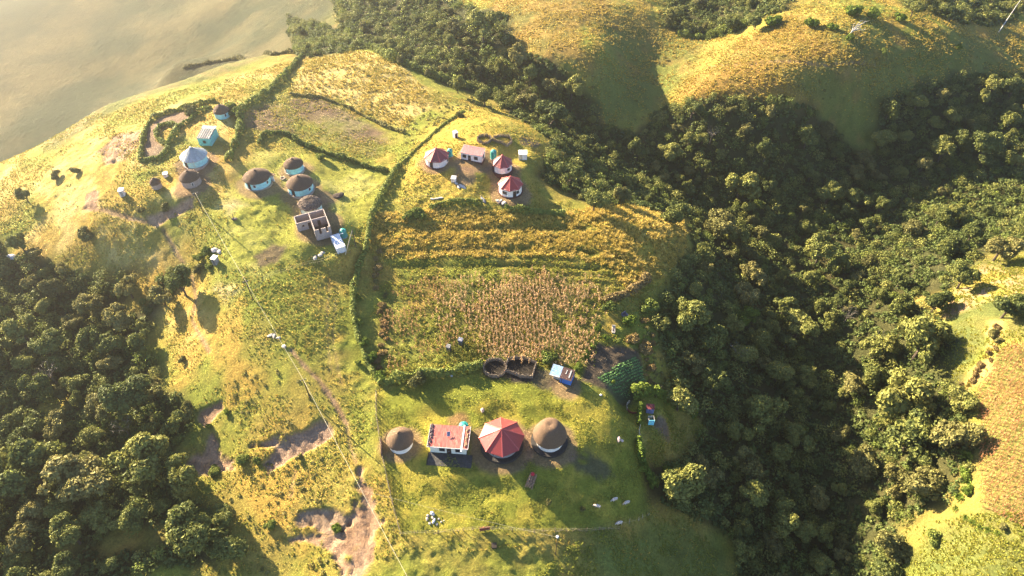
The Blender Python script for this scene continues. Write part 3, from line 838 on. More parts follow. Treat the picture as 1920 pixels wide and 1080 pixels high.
def opening(t, kind, side, u, z0, z1, w, W, D, m=None, fm=None):
    """door or window set into a wall; side 'f' front or 'r' right; u measured along the wall from its centre"""
    if side == 'f': c = lambda o, z: (u, -D / 2 - o, z); dm = lambda ww, hh, th: (ww, th, hh)
    else: c = lambda o, z: (W / 2 + o, u, z); dm = lambda ww, hh, th: (th, ww, hh)
    zc = (z0 + z1) / 2; h = z1 - z0
    if kind == 'door':
        dd = MB().box(c(.0, zc), dm(w, h, .12)).build('door', m or DOORW, t)
        MB().box(c(.08, zc), dm(.10, .05, .08)).build('handle', FRAMEW, dd)
    else:
        f = MB()
        f.box(c(.02, z0 - .05), dm(w + .2, .10, .14)); f.box(c(.02, z1 + .05), dm(w + .2, .10, .14))
        for s in (-1, 1):
            if side == 'f': f.box((u + s * (w / 2 + .05), -D / 2 - .02, zc), (.10, .14, h))
            else: f.box((W / 2 + .02, u + s * (w / 2 + .05), zc), (.14, .10, h))
        f.box(c(.03, zc), dm(.05, h, .10))
        wd = f.build('window', fm or FRAMEW, t)
        MB().box(c(.0, zc), dm(w, h, .07)).build('pane', GLASS, wd)


# flat red roofed house of the homestead
ctr, rz, W, D = frame_px((800.5,837), (877,843), (808.5,796), 2.9)
gz = ground_z(ctr.x, ctr.y)
house = thing('house', 'cream walled rectangular house with flat sun-bleached red tin roof weighed down by stones', 'house', (ctr.x, ctr.y, gz), rz)
w_, d_ = W - .9, D - .7
house_shell(MB(), w_, d_, 2.62, 2.95).build('wall', CREAMW, house)
MB().box((0, 0, -.35), (w_ + .16, d_ + .16, .9)).build('plinth', DARKP, house)
rf = corr(MB(), W, D, 2.78, 3.10, .25, .03).build('roof', RED_TIN, house)
mb = MB()
mb.box((0, -D / 2 - .03, 2.80), (W + .1, .06, .24)); mb.box((-W / 2 - .03, 0, 2.96), (.06, D, .24), M=Matrix.Rotation(math.atan2(.32, D), 3, 'X'))
mb.box((W / 2 + .03, 0, 2.96), (.06, D, .24), M=Matrix.Rotation(math.atan2(.32, D), 3, 'X'))
mb.build('fascia', FRAMEW, rf)
MB().box((W / 2 - 1.35, -.2, 3.0), (.34, D + .9, .07), M=Matrix.Rotation(math.atan2(.32, D), 3, 'X')).build('gutter_pipe', FRAMEW, rf)
opening(house, 'window', 'f', -w_ / 2 + 2.6, 1.0, 2.0, 1.0, w_, d_, fm=DOORW)
opening(house, 'window', 'f', w_ / 2 - 1.7, 1.0, 2.0, 1.0, w_, d_, fm=DOORW)
opening(house, 'door', 'f', w_ / 2 - 3.7, .0, 2.0, .95, w_, d_)
p1, p2, p3_ = at(800,853)[0], at(886,858)[0], at(800,876)[0]
apd = 3.0
MB().box((.55, -d_ / 2 - apd / 2 - .1, -.30), (w_ + 1.6, apd, .75)).build('verandah_slab', CONC_D, house)
MB().box((-w_ / 2 - .35, -d_ / 2 - apd / 2 - .1, -.05), (.12, apd, .5)).build('verandah_kerb', DARKP, house)
hM = Matrix.Translation((ctr.x, ctr.y, gz)) @ Matrix.Rotation(rz, 4, 'Z')


def rock_mesh(name, r, seed, flat=.6):
    rnd = random.Random(seed)
    me = bpy.data.meshes.new(name)
    import bmesh
    bm = bmesh.new(); bmesh.ops.create_icosphere(bm, subdivisions=2, radius=r)
    ph = [rnd.uniform(0, 6) for _ in range(6)]
    for v in bm.verts:
        c = v.co
        k = 1 + .20 * math.sin(c.x / r * 2.3 + ph[0]) + .18 * math.sin(c.y / r * 2.7 + ph[1]) + .12 * math.sin(c.z / r * 3 + ph[2]) + rnd.uniform(-.06, .06)
        v.co = Vector((c.x * k * 1.15, c.y * k, c.z * k * flat))
    bm.to_mesh(me); bm.free()
    return me


RK = [rock_mesh('stone', .24, 100 + k, .7) for k in range(4)]
RKD = [rock_mesh('stone', .24, 120 + k, .7) for k in range(4)]
rnd = random.Random(4)
for side, x0, dk in ((-1, -W / 2 + .45, True), (1, W / 2 - .55, False)):
    for k in range(13):
        y = -D / 2 + .35 + (D - .7) * k / 12 + rnd.uniform(-.12, .12)
        if not dk and abs(y) > D / 2 - .5: y *= .85
        q = hM @ Vector((x0 + rnd.uniform(-.22, .22), y, 2.94 + .32 * y / D + .10))
        o = link('roof_stone', (RKD if dk else RK)[k % 4], STONE_D if dk else LOGW, None, q, rnd.uniform(0, 6))
        o.scale = (1.25, .8, .8) if dk else (1, .9, .8)
        tag(o, 'dark purple-grey stone in the row along the shady edge of the flat red roof' if dk else 'tan stone in the row along the pale sheeted edge of the flat red roof', 'stone',
            group='dark stones along one edge of the red roof' if dk else 'tan stones along the other edge of the red roof')
q = hM @ Vector((-.15, .35, 3.0))
sp = thing('solar_panel', 'small tilted solar panel in the middle of the flat red roof', 'solar panel', q, rz + R(8))
tilt = Matrix.Rotation(R(18), 3, 'X')
MB().box((0, 0, .42), (.74, 1.05, .05), M=tilt).build('panel_frame', FRAMEW, sp)
MB().box(tilt @ Vector((0, 0, 0)) + Vector((0, 0, .450)), (.64, .95, .03), M=tilt).build('cells', SOLAR, sp)
MB().bar((-.25, .3, 0), (-.25, .3, .5), .03).bar((.25, .3, 0), (.25, .3, .5), .03).bar((-.25, -.3, 0), (-.25, -.3, .3), .03).bar((.25, -.3, 0), (.25, -.3, .3), .03).build('stand', GREY_TIN, sp)


def tank(gp, rpx, h, label, name='water_tank', lidstripe=False):
    p, d = at(*gp); r = rpx * d / FPX
    t = thing(name, label, 'tank', (p.x, p.y, p.z))
    MB().lathe([(r + .15, -.5), (r + .15, .14)], 24).build('base_slab', CONC, t)
    prof = [(r, .14)]
    n = max(4, int(h / .28))
    for k in range(n):
        z = .14 + (h - .5) * (k + .5) / n
        prof += [(r, z - .06), (r * .965, z), (r, z + .06)]
    prof += [(r, h - .3), (r * .86, h - .08), (r * .35, h + .08), (r * .3, h + .09)]
    b = MB().lathe(prof, 28).build('body', TEALP, t)
    MB().lathe([(r * .28, h + .05), (r * .28, h + .18), (r * .2, h + .2)], 16).build('lid', TEALP, t)
    ribs = MB()
    for k in range(8):
        a = k * math.pi / 4
        ribs.bar((r * .3 * math.cos(a), r * .3 * math.sin(a), h + .07), (r * .88 * math.cos(a), r * .88 * math.sin(a), h - .09), .05)
    ribs.build('top_rib', TEALP, t)
    return t


tank((870,806), 9.0, 2.1, 'round green water tank at the back corner of the flat red roofed house')
tank((925.5,297), 5.8, 2.7, 'tall green water tank between the pink roofed house and a maroon roofed hut')
tank((844,292), 5.0, 2.2, 'dark green water tank half hidden behind the first maroon octagonal hut')
tank((644.5,443), 6.8, 2.2, 'teal round water tank beside the white tin shed and the leaning poles')


def simple_house(name, label, cat, FL, FR, BL, hf, hb, wallm, roofm, over=.3, plinth=None, doors=(), wins=(), rwins=(), th=.05, corrug=True, dm=None, fm=None):
    ctr, rz, W, D = frame_px(FL, FR, BL, (hf + hb) / 2)
    gz = ground_z(ctr.x, ctr.y)
    t = thing(name, label, cat, (ctr.x, ctr.y, gz), rz)
    w_, d_ = W - over, D - over
    house_shell(MB(), w_, d_, hf - .03, hb - .03).build('wall', wallm, t)
    if plinth: MB().box((0, 0, -.3), (w_ + .2, d_ + .2, 1.1)).build('plinth', plinth, t)
    r = MB()
    corr(r, W, D, hf + .06, hb + .06, .3 if W > 4 else .2, .03 if corrug else .004).build('roof', roofm, t) if True else None
    for u in doors: opening(t, 'door', 'f', u * w_ / 2, .1, 1.95, .85, w_, d_, m=dm)
    for u in wins: opening(t, 'window', 'f', u * w_ / 2, 1.0, 1.85, .9, w_, d_, fm=fm)
    for u in rwins: opening(t, 'window', 'r', u * d_ / 2, 1.0, 1.85, .7, w_, d_, fm=fm)
    return t, ctr, rz, W, D, gz


simple_house('house', 'long white house with weathered pink tin roof, two windows and a brown door', 'house', (862.3,284.5), (903.5,295.5), (873.3,273), 2.5, 3.1, PINKW, PINK_TIN, .35, REDP,
             doors=(-.18,), wins=(-.66, .45), rwins=(-.1,), fm=DOORW)
simple_house('shed', 'small white tin shed with pale flat roof near the forest edge, beyond the red roofs', 'shed', (972.5,289.5), (988.5,289.5), (965.3,281.8), 2.0, 2.1, WHITE_TIN, WHITE_TIN, .08, doors=(-.55,), dm=GREY_TIN)
th, c2, rz2, W2, D2, g2 = simple_house('house', 'rectangular teal house with grey panelled roof and a white back strip', 'house', (367.3,258.3), (392.8,259.3), (370.6,237.2), 2.5, 3.0, TURQ_D, SLATE, .3, doors=(), wins=(), fm=DOORW)
MB().box((0, D2 / 2 - .55, 3.04), (W2 + .05, 1.1, .08), M=Matrix.Rotation(math.atan2(.5, D2), 3, 'X')).build('roof_strip', WHITE_TIN, th)
mb = MB()
for k in range(6): mb.box((-W2 / 2 + W2 * (k + .5) / 6, -.5, 2.80), (.06, D2 - 1.4, .09), M=Matrix.Rotation(math.atan2(.5, D2), 3, 'X'))
mb.build('roof_batten', GREY_TIN, th)
opening(th, 'window', 'f', .0, .9, 1.6, .6, W2 - .3, D2 - .3, fm=DOORW)
tank((395,266), 3.6, 1.3, 'small pale turquoise barrel at the corner of the teal house')
simple_house('shed', 'white tin shed patched with dark marks beside the roofless house and teal tank', 'shed', (630.7,466), (647.4,460.5), (617.2,443.5), 2.0, 2.2, WHITE_TIN, WHITE_TIN, .1, doors=(), wins=())
# pipe from that shed to the tank
a, _ = at(636.5,439.5,2.2); b, _ = at(643.5,437.5,2.2)
pz = ground_z(a.x, a.y)
tag(MB().bar((a.x, a.y, pz + 2.3), (b.x, b.y, pz + 2.2), .09).build('gutter_pipe', FRAMEW), 'short white gutter pipe leading from the white tin shed to the teal tank', 'pipe')


def kiosk(name, label, cat, gp, w, d, h, wallm, roofm, rz=0.0, open_top=False, door=None, slope=.15, inner=None):
    """latrines and small boxes"""
    p, _ = at(*gp)
    t = thing(name, label, cat, (p.x, p.y, p.z), rz)
    if open_top:
        for nm, c, dm_, m in (('front_wall', (0, -d / 2, h / 2 - .3), (w, .08, h + .6), wallm), ('back_wall', (0, d / 2, h / 2 - .3), (w, .08, h + .6), inner), ('side_wall', (-w / 2 + .04, 0, h / 2 - .3), (.08, d - .09, h + .6), inner), ('side_wall', (w / 2 - .04, 0, h / 2 - .3), (.08, d - .09, h + .6), inner)):
            MB().box(c, dm_).build(nm, m, t)
        MB().box((0, 0, .03), (w - .2, d - .2, .3)).build('floor_slab', CONC, t)
    else:
        house_shell(MB(), w, d, h, h + slope).build('wall', wallm, t)
        corr(MB(), w + .16, d + .2, h + .05, h + slope + .05, .2, .012).build('roof', roofm, t)
    if door: MB().box((0, -d / 2 - .03, h * .45), (w * .5, .06, h * .85)).build('door', door, t)
    else: MB().box((-w * .12, -d / 2 - .03, h * .62), (.22, .06, .22)).build('vent', GLASS, t)
    return t


kiosk('latrine', 'small latrine with red roof and blue front in the dark yard', 'latrine', (1217.5,771), 1.75, 1.25, 1.8, mat('dull_blue_sheet', (.16, .19, .36), .6, .1, 3), mat('dull_red_sheet', (.16, .03, .032), .6, .15, 3, .1), R(-4))
kiosk('latrine', 'roofless latrine with bright cyan front, grey inside, in the dark yard', 'latrine', (1219.5,792), 1.35, 1.2, 1.8, mat('cyan_paint', (.22, .66, .80), .7, .06, 3), None, R(2), True, inner=mat('grey_board', (.30, .28, .26), .8, .1, 3))
kiosk('latrine', 'tiny white latrine with dark red door standing alone above the pink roofed house', 'latrine', (854,257.5), 1.2, 1.2, 1.9, PINKW, WHITE_TIN, R(35), door=REDP)
kiosk('water_box', 'small white box tank on the golden grass below the pink roofed house', 'box', (851,339), 1.3, 1.2, 1.1, PINKW, WHITE_TIN, R(-8))
kiosk('latrine', 'grey latrine beside two round bushes on the pale slope under the power line', 'latrine', (405.5,493), 1.3, 1.3, 1.9, CONC, GREY_TIN, R(-20), door=SLATE)
kiosk('latrine', 'tiny white latrine on the bright tussocky slope below the far hamlet', 'latrine', (231.5,366), 1.3, 1.2, 1.9, PINKW, WHITE_TIN, R(10), door=CONC)
kiosk('water_box', 'small white box beside the kraal hedge of the far hamlet', 'box', (311.5,330), 1.2, 1.0, .9, PINKW, WHITE_TIN, R(20))
kiosk('beehive_box', 'small black box with a white edge among the green maize', 'box', (841.5,657), .9, .8, 1.6, SLATE, SLATE, R(-25))
kiosk('beehive_box', 'small blue-grey lidded box among the green maize, farther from the hedge', 'box', (864,645), 1.0, .8, 1.7, mat('blue_grey_sheet', (.16, .17, .22), .7, .1, 3), mat('blue_grey_sheet', (.16, .17, .22)), R(-20))

# blue shed with rusty roof
ctr, rz, W, D = frame_px((1030.4,700.5), (1071.3,714), (1039.3,683.5), 2.0)
gz = ground_z(ctr.x, ctr.y)
t = thing('shed', 'tin shed, half rusty brown roof over bright blue walls and half pale blue roof', 'shed', (ctr.x, ctr.y, gz), rz)
sp_ = W * .46
house_shell(MB(), W * .54 - .15, D - .2, 1.9, 2.15).build('blue_wall', BLUE_PAINT, t, loc=(W * .23, 0, 0))
house_shell(MB(), W * .30, D - .8, 1.85, 2.1).build('grey_wall', GREY_TIN, t, loc=(-W * .19, .2, 0))
corr(MB(), W * .46, D + .1, 2.02, 2.28, .24, .03).build('pale_roof', BLUE_TIN, t, loc=(-W * .27, 0, 0))
corr(MB(), W * .54, D + .2, 2.06, 2.34, .24, .03).build('rusty_roof', RUST, t, loc=(W * .235, -.1, 0))
MB().box((-W * .27, -D / 2 - .05, 2.02), (W * .46, .10, .12)).build('fascia', FRAMEW, t)
MB().bar((-W / 2 + .15, -D / 2 + .1, -.3), (-W / 2 + .15, -D / 2 + .1, 2.0), .07).build('post', WOOD, t)
MB().box((W * .06, -D / 2 + .06, .85), (.10, .10, 2.0)).build('door_gap', DARKP, t)
mb = MB()
mb.box((W * .36, 0, 2.30), (.30, D * .7, .04), M=Matrix.Rotation(math.atan2(.28, D), 3, 'X')); mb.box((W * .18, .3, 2.32), (.2, D * .4, .04), M=Matrix.Rotation(math.atan2(.28, D), 3, 'X'))
mb.build('loose_sheet', GREY_TIN, t)

# roofless block house
ctrA, rzA, WA, DA = frame_px((561.5,421.5), (610.5,409.5), (558.6,409.8), 2.7)
c0, _ = at(586.5,414,2.7)
p, _ = at(588,428)
t = thing('roofless_house', 'unfinished roofless block house of three rooms beside the white tin shed', 'ruin', (p.x, p.y, p.z), rzA)
Hh = 2.75; th_ = .22
WW = 7.8; D1 = 3.1; D2_ = 4.6; xs = -.1


def wall_seg(a, b, holes=()):
    """wall from a to b with (start, end, sill, head) openings"""
    a = Vector(a); b = Vector(b); L_ = (b - a).length; u = (b - a) / L_; ang = math.atan2(u.y, u.x)
    mb = MB()
    def blk(s0, s1, z0, z1):
        if s1 - s0 < .02 or z1 - z0 < .02: return
        c = a + u * (s0 + s1) / 2
        mb.box((c.x, c.y, (z0 + z1) / 2), (s1 - s0, th_, z1 - z0), ang)
    s = 0
    for (h0, h1, z0, z1) in sorted(holes):
        blk(s, h0, -.8, Hh); blk(h0, h1, -.8, z0); blk(h0, h1, z1, Hh); s = h1
    blk(s, L_, -.8, Hh)
    mb.build('wall', BRICK, t)


yb = 3.4
wall_seg((-WW / 2, yb), (WW / 2, yb))
wall_seg((-WW / 2, yb - D1), (WW / 2, yb - D1), [(1.3, 1.8, 1.1, 1.75), (2.8, 3.6, 0, 2.05), (5.3, 6.1, 0, 2.05)])
wall_seg((-WW / 2, yb - D1 + .13), (-WW / 2, yb - .13)); wall_seg((xs, yb - D1 + .13), (xs, yb - .13)); wall_seg((WW / 2, yb - D1 + .13), (WW / 2, yb - .13))
wall_seg((xs, yb - D1 - D2_), (xs, yb - D1 - .13)); wall_seg((WW / 2, yb - D1 - D2_), (WW / 2, yb - D1 - .13))
wall_seg((xs + .13, yb - D1 - D2_), (WW / 2 - .13, yb - D1 - D2_), [(.9, 1.5, 1.0, Hh), (2.7, 3.2, 1.2, Hh)])
MB().box((0, yb - D1 / 2, -.1), (WW - .3, D1 - .3, .4)).build('floor_slab', mat('dirt_floor', (.10, .075, .055), .95, .2, 3, .3), t)
MB().box((xs / 2 + WW / 4, yb - D1 - D2_ / 2, -.1), (WW / 2 - .3, D2_ - .3, .4)).build('floor_slab', mat('dirt_floor', (.1, .075, .055)), t)
# lean-to wall of the first turquoise hut
tt, pp, rr, zz = T1
MB().box((rr * .96, 1.1, .9), (1.5, .14, 1.9), R(-25)).build('lean_to_wall', PINKW, tt)
MB().box((rr * 1.0, 1.45, 1.9), (1.9, 1.0, .10), R(-25)).build('lean_to_roof', THATCH, tt)

# ------------------------------------------------------------------ small structures: kraals, fences, poles, graves
def sticks(pts, per_m, h, r, width, seed, lean=.25, closed=False):
    """a woven brushwood wall: crowded crooked sticks along a ground line"""
    rnd = random.Random(seed); mb = MB()
    for (a, b) in zip(pts[:-1], pts[1:]):
        L_ = math.hypot(b[0] - a[0], b[1] - a[1])
        for k in range(max(1, int(L_ * per_m))):
            s = rnd.random()
            x = a[0] + (b[0] - a[0]) * s + rnd.uniform(-width, width); y = a[1] + (b[1] - a[1]) * s + rnd.uniform(-width, width)
            z = float(ground_z(x, y))
            hh = h * rnd.uniform(.6, 1.25)
            p0 = Vector((x, y, z - .2)); p1_ = Vector((x + rnd.uniform(-lean, lean) * hh, y + rnd.uniform(-lean, lean) * hh, z + hh))
            mb.bar(p0, p1_, r * rnd.uniform(.7, 1.4), r * .5, n=4)
        # rails lying along the wall
        for q in range(max(1, int(L_ * per_m * .35))):
            s = rnd.random(); e = rnd.uniform(.5, 1.4) / max(L_, .1)
            z0 = rnd.uniform(.15, h * .9)
            pa = [a[i] + (b[i] - a[i]) * (s - e / 2) + rnd.uniform(-width, width) for i in (0, 1)]; pb = [a[i] + (b[i] - a[i]) * (s + e / 2) + rnd.uniform(-width, width) for i in (0, 1)]
            mb.bar((pa[0], pa[1], float(ground_z(*pa)) + z0), (pb[0], pb[1], float(ground_z(*pb)) + z0 + rnd.uniform(-.15, .15)), r * 1.1, n=4)
    return mb


def px_line(P, sub=1):
    W_ = hit(P)[:, :2]
    return [tuple(p) for p in W_]


def ring_px(cx, cy, rx, ry, n=26, a0=0, a1=360):
    return [(cx + rx * math.cos(R(a0 + (a1 - a0) * k / n)), cy - ry * math.sin(R(a0 + (a1 - a0) * k / n))) for k in range(n + 1)]


KRAALW = mat('kraal_brushwood', (.36, .29, .21), .95, .3, 6, .6, col2=(.14, .11, .08))


def kraal(label, P, seed, h=1.3, gate=None, per=9):
    W_ = px_line(P); mb = sticks(W_, per, h, .06, .16, seed, .18); rnd = random.Random(seed)
    for a, b in zip(W_[:-1], W_[1:]):                       # packed stems at the heart of the wall
        n = max(1, int(math.hypot(b[0] - a[0], b[1] - a[1]) / .22))
        for k in range(n):
            x = a[0] + (b[0] - a[0]) * k / n; y = a[1] + (b[1] - a[1]) * k / n; z = float(ground_z(x, y))
            mb.bar((x, y, z - .2), (x + rnd.uniform(-.1, .1), y + rnd.uniform(-.1, .1), z + h * rnd.uniform(.6, .9)), .15, .10, 5)
    o = mb.build('brushwood_kraal', KRAALW)
    return tag(o, label, 'kraal')


kraal('oval brushwood kraal with trampled dung floor coloured darker for shade, beside the squarish kraal', ring_px(928, 692, 21, 16), 1)
kraal('squarish brushwood kraal between the oval kraal and the blue shed', [(949,697),(965,703),(976,708),(998,709),(1001,697),(1005,684),(990,675),(972,673),(953,676),(949,686),(949,697)], 2)
kraal('small round brushwood kraal on the golden knoll behind the pink roofed house', ring_px(908, 263, 13, 7), 3, 1.2, per=7)
kraal('broken brushwood pen adjoining the small round kraal on the golden knoll', [(922,263),(935,268),(950,275),(960,268),(955,258),(940,256),(925,259)], 4, 1.1, per=6)

# round pen by the curved hedge
p, d = at(1187, 766)
pen = thing('animal_pen', 'round animal pen with rusty red sheet front and pale planks beside the curved hedge', 'pen', (p.x, p.y, p.z))
mb = MB()
for k in range(9):
    a = R(195 + 85 * k / 8); a2 = R(195 + 85 * (k + 1) / 8)
    mb.hexa([(1.5 * math.cos(a), 1.5 * math.sin(a), -.5), (1.5 * math.cos(a2), 1.5 * math.sin(a2), -.5), (1.42 * math.cos(a2), 1.42 * math.sin(a2), -.5), (1.42 * math.cos(a), 1.42 * math.sin(a), -.5)],
            [(1.6 * math.cos(a), 1.6 * math.sin(a), .8), (1.6 * math.cos(a2), 1.6 * math.sin(a2), .8), (1.52 * math.cos(a2), 1.52 * math.sin(a2), .8), (1.52 * math.cos(a), 1.52 * math.sin(a), .8)])
mb.build('red_sheet', mat('rusty_red_sheet', (.26, .05, .035), .7, .2, 3, .2), pen)
mb = MB()
for k in range(12):
    a = R(115 + 80 * k / 11)
    mb.bar((1.55 * math.cos(a), 1.75 * math.sin(a), -.4), (1.6 * math.cos(a), 1.8 * math.sin(a), .9 + .2 * (k % 3)), .07, n=5)
mb.build('plank_fence', mat('pale_plank', (.55, .47, .36), .85, .2, 5, .3), pen)


def post_fence(name, label, P, step, h, r, m, seed, wires=(.5, 1.0), side=.1, brush=0):
    W_ = px_line(P); rnd = random.Random(seed)
    t = thing(name, label, 'fence', (W_[0][0], W_[0][1], float(ground_z(*W_[0]))))
    o0 = Vector(t.location)
    me = None; tops = []
    for (a, b) in zip(W_[:-1], W_[1:]):
        L_ = math.hypot(b[0] - a[0], b[1] - a[1]); n = max(1, round(L_ / step))
        for k in range(n):
            s = (k + rnd.uniform(-.15, .15)) / n
            x = a[0] + (b[0] - a[0]) * max(0, s); y = a[1] + (b[1] - a[1]) * max(0, s)
            tops.append(Vector((x, y, float(ground_z(x, y)))))
    x, y = W_[-1]; tops.append(Vector((x, y, float(ground_z(x, y)))))
    for q in tops:
        hh = h * rnd.uniform(.85, 1.15)
        if me is None:
            ob = MB().bar((0, 0, -.3), (0, 0, h), r, r * .8, 6).build('post', m, t); me = ob.data
        else: ob = link('post', me, None, t)
        ob.location = q - o0; ob.rotation_euler = (rnd.uniform(-side, side), rnd.uniform(-side, side), 0); ob.scale = (1, 1, hh / h)
    for zf in wires:
        mb = MB().tube([q - o0 + Vector((0, 0, h * zf * .9)) for q in tops], .012, 4)
        mb.build('wire', CABLE, t)
    if brush:
        bl = sticks(W_, brush, h * .65, .035, .10, seed + 1, .3)
        bl.v = [tuple(Vector(v) - o0) for v in bl.v]
        bl.build('brushwood', WOOD, t)
    return t


post_fence('post_fence', 'brushwood and post fence along the left edge of the homestead lawn, casting comb-like shadows', [(706,737),(706,780),(713,830),(722,880),(736,945),(752,1004)], 1.9, 1.6, .07, WOOD, 5, brush=5)
post_fence('post_fence', 'long post and wire fence along the bottom edge of the homestead lawn', [(752,1004),(800,1001),(850,998),(905,992),(1000,999),(1100,997),(1160,993)], 2.2, 1.5, .06, WOOD, 6, brush=1.6)
post_fence('post_fence', 'row of pale crooked posts at the shady corner below the grazing sheep', [(1165,984),(1180,981),(1197,977),(1215,966)], 1.7, 1.5, .06, mat('pale_plank', (.55, .47, .36)), 7, wires=(.6,), side=.2)
post_fence('post_fence', 'short pale plank fence between the green hedge sections beside the latrine yard', [(1199,803),(1198,815),(1198,824)], .55, 1.2, .10, mat('pale_plank', (.55, .47, .36)), 8, wires=(.5,), side=.15)
post_fence('post_fence', 'thin wire fence below the roofless house and white shed', [(658,476),(620,487),(580,497),(545,508),(505,520),(480,545)], 2.6, 1.5, .05, WOOD_D, 9, side=.2)
post_fence('post_fence', 'wire fence with dark posts along the foot of the golden knoll, above the tall grass', [(722,388),(760,378),(800,370),(850,366),(890,368),(920,374)], 2.8, 1.4, .045, WOOD_D, 10, wires=(.6,))
p, d = at(716, 842)
tag(MB().box((p.x, p.y, p.z + .8), (.14, 4.2, 1.6), R(8)).build('fence_gate', mat('dark_board', (.09, .05, .04), .85, .2, 3, .2)), 'dark board gate in the brushwood fence behind the small thatched hut', 'gate')
p, d = at(909, 995)
g = thing('fence_gate', 'dark red sheet gate in the bottom post fence with a long shadow', 'gate', (p.x, p.y, p.z), R(8))
MB().box((0, 0, .85), (2.1, .10, 1.4)).build('gate_sheet', mat('rusty_red_sheet', (.26, .05, .035)), g)
MB().box((0, -.08, 1.5), (2.2, .08, .10)).build('rail', WOOD, g); MB().box((0, -.08, .5), (2.2, .08, .10)).build('rail', WOOD, g)
p, d = at(926.5, 1024)
kiosk('water_box', 'small open-topped brown box in the grass below the red gate', 'box', (926.5,1025), .9, .8, .6, WOOD_D, WOOD_D, R(5))


# ---- power line
def pole(name, label, base, top_y, m=WOOD_D, r=.14, arm=True, lean=None, cat='pole'):
    p, d = at(*base)
    best = min(range(30, 160), key=lambda q: abs(project(p.x, p.y, p.z + q / 10)[1] - top_y))
    L_ = best / 10
    t = thing(name, label, cat, (p.x, p.y, p.z))
    tip = Vector((0, 0, L_)) if lean is None else lean(L_)
    MB().bar((0, 0, -.8), tip, r, r * .75, 8).build('shaft', m, t)
    if arm:
        a = MB().box(tip + Vector((0, 0, -.3)), (1.3, .12, .12), R(25)).build('crossarm', m, t)
        for s in (-1, 0, 1):
            q = tip + Vector((s * .55 * math.cos(R(25)), s * .55 * math.sin(R(25)), -.24))
            MB().bar(q, q + Vector((0, 0, .22)), .05, .04).build('insulator', FRAMEW, t)
    return t, Vector((p.x, p.y, p.z)) + tip


tops = []
PL = 'wooden power pole '
for lab, base, ty in ((PL + 'beside the brown path, farthest up the line at the far hamlet', (380.6,397), 361), (PL + 'on the green slope above the twin dark soil patches', (475,563), 526),
                      (PL + 'nearest the tip of the long brown rut, above the gully', (582.5,750), 711), (PL + 'just below the wide sand scar', (806,1190), 1110)):
    t, tp = pole('power_pole', lab, base, ty); tag(t, group='poles carrying the pale cable'); tops.append(tp)


def sag(a, b, s, n=16):
    return [a.lerp(b, k / n) - Vector((0, 0, s * 4 * (k / n) * (1 - k / n))) for k in range(n + 1)]


line = []
for a, b in zip(tops[:-1], tops[1:]): line += sag(a, b, .55)[:-1]
line.append(tops[-1])
tag(MB().tube(line, .038, 5).build('power_cable', CABLE), 'long pale power cable strung over the slope from pole to pole', 'cable')
t, tp = pole('power_pole', 'lone dark pole with a white lamp-like cap on the grass below the bottom fence', (1041.5,1040), 1007, arm=False, r=.09)
MB().lathe([(.10, -.1), (.28, .05), (.28, .22), (.08, .32)], 14).build('cap', FRAMEW, t, tp - Vector(t.location))
mid = tops[2].lerp(tops[3], .55) - Vector((0, 0, .5))
tag(MB().tube(sag(tp, mid, .5, 12), .018, 4).build('power_cable', CABLE), 'thin cable joining the lone capped pole to the main line', 'cable')
t, tp = pole('power_pole', 'dark upright pole at the corner of the turquoise yard by the white shed', (667.7,464), 430, arm=False)
pst, d = at(646, 479)
tag(MB().bar(Vector((pst.x, pst.y, pst.z - .4)), tp - Vector((0, 0, .3)), .10, .08).build('strut_pole', mat('pale_pole_wood', (.55, .46, .33), .85, .15, 4, .3)), 'pale slanting strut pole leaning to the dark pole by the white shed', 'pole')
t, tp = pole('flag_pole', 'thin pale pole standing in front of the tin roofed round hut', (376,338), 301, mat('pale_pole_wood', (.55, .46, .33)), .06, False)
t, tp = pole('post', 'short thin pole beside the turquoise hut that stands apart', (460,342), 325, WOOD_D, .06, False)
p, d = at(1871, 62)
tag(MB().bar(Vector((p.x, p.y, p.z - .5)), Vector((p.x + 11, p.y + 12, p.z + 9)), .20, .10).build('dead_tree', mat('pale_dead_wood', (.55, .52, .48), .9, .15, 4, .3)), 'pale bare trunk leaning out of the dark trees at the far corner', 'dead tree')

# ---- graves, logs, rocks, scrap
def slab_grave(label, gp, w, l, h, rz, m, m2):
    p, d = at(*gp); t = thing('grave', label, 'grave', (p.x, p.y, p.z), rz)
    MB().box((0, 0, h / 2 - .3), (w, l, h + .6)).build('slab', m, t)
    MB().box((0, 0, h + .02), (w * .45, l * .7, .06)).build('inset', m2, t)
    MB().box((0, l / 2 - .08, h + .25), (w, .14, .5)).build('headstone', m, t)
slab_grave('pale stone grave slab in the dark plot at the end of the maize', (1150,619), .85, 2.0, .35, R(-8), STONE, STONE_D)
slab_grave('dark tiled grave slab under the bushes of the grave plot', (1172,592), 1.5, 1.5, .35, R(35), mat('grave_tile', (.14, .13, .17), .6, .15, 3, .1), STONE_D)

